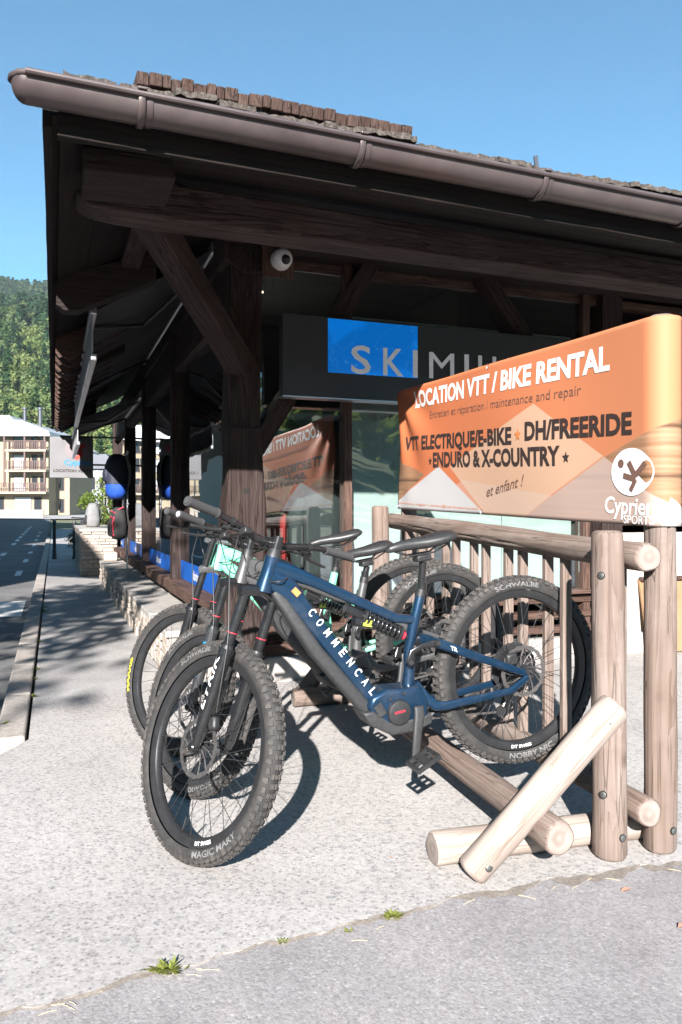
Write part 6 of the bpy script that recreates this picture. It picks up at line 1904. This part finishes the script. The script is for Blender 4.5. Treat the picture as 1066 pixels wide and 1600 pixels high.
# low wall by the crossing
lw = empty('garden_wall', Matrix.Translation((-41, 73, 0.45)) @ Matrix.Rotation(R(12), 4, 'Z'), 'low stone garden wall at the far left of the street', 'wall')
part(lw, 'core', MB().box(0, 12.0, 0, 0.4, -0.4, 0.75), MT['rubble'])
part(lw, 'coping', MB().box(-0.05, 12.05, -0.05, 0.45, 0.752, 0.86), MT['ledge'])
strip_p = tag(sheet('far_crossing', [tuple(bw(-22, 70) + Vector((0, 0, 0.46))), tuple(bw(14, 70) + Vector((0, 0, 0.46))), tuple(bw(16, 118) + Vector((0, 0, 0.88))), tuple(bw(-22, 118) + Vector((0, 0, 0.88)))], MT['walk']), kind='structure')

def chalet(pos, rot, w, d, h, label):
    c = empty('chalet', Matrix.Translation(pos) @ Matrix.Rotation(rot, 4, 'Z'), label, 'chalet', 'chalets across the street')
    part(c, 'lower_wall', MB().box(0, w, 0, d, 0, h * 0.5), MT['stucco'])
    part(c, 'upper_wall', MB().box(0.002, w - 0.002, 0.002, d - 0.002, h * 0.5, h), MT['timber2'])
    part(c, 'roof', MB().prism([(-1.2, h - 0.3), (w / 2, h + w * 0.22), (w + 1.2, h - 0.3), (w + 1.2, h - 0.05), (w / 2, h + w * 0.22 + 0.3), (-1.2, h - 0.05)], -1.3, d + 1.3), MT['slate'])
    part(c, 'gable', MB().prism([(0, h), (w, h), (w / 2, h + w * 0.2)], 0.0, d), MT['timber2'])
    b = part(c, 'balcony', MB().box(0.2, w - 0.2, -1.1, -0.01, h * 0.5, h * 0.5 + 0.15), MT['slab'])
    rail = MB().box(0.2, w - 0.2, -1.1, -1.04, h * 0.5 + 0.95, h * 0.5 + 1.05)
    for i in range(int(w / 0.3)):
        rail.box(0.25 + i * 0.3, 0.35 + i * 0.3, -1.09, -1.05, h * 0.5 + 0.15, h * 0.5 + 0.95)
    tag(part(b, 'railing', rail, MT['rail_brown']), kind='stuff')
    for z in (0.9, h * 0.5 + 0.3):
        for i in range(3):
            x0 = w * (0.12 + 0.28 * i)
            win(c, x0, x0 + w * 0.16, z, z + 1.7, pm='curtain' if i == 1 else 'pane')
    return c
p = bw(-17.4, 47)
chalet((p.x, p.y, 0.2), R(24), 8.5, 9, 7.6, 'timber chalet with balcony further up the street, mirrored in the side windows')
p = bw(-17.6, 31)
chalet((p.x, p.y, 0.0), BA, 10, 11, 8.6, 'tall chalet across the street whose shade reaches the far roadway')
p = bw(-17.6, 14)
chalet((p.x, p.y, -0.1), BA, 10, 13, 8.6, 'large chalet across the street whose shade covers the middle of the road')
p = bw(-17.6, -3)
chalet((p.x, p.y, -0.1), BA, 10, 11, 7.6, 'nearest chalet across the street outside the left of the view')

# ------------------------------------------------------------------ thin summer haze in the valley
t = NT('valley_haze')
pv = t.n('ShaderNodeVolumePrincipled')
pv.inputs['Color'].default_value = (0.80, 0.88, 1.0, 1)
pv.inputs['Density'].default_value = 0.00014
pv.inputs['Anisotropy'].default_value = 0.0
t.l(pv.outputs[0], t.out.inputs['Volume'])
tag(part(None, 'haze', MB().box(-1650, 420, -175, 1120, -1.4, 395), t.m), 'thin pale haze in the valley air', 'haze', kind='stuff')
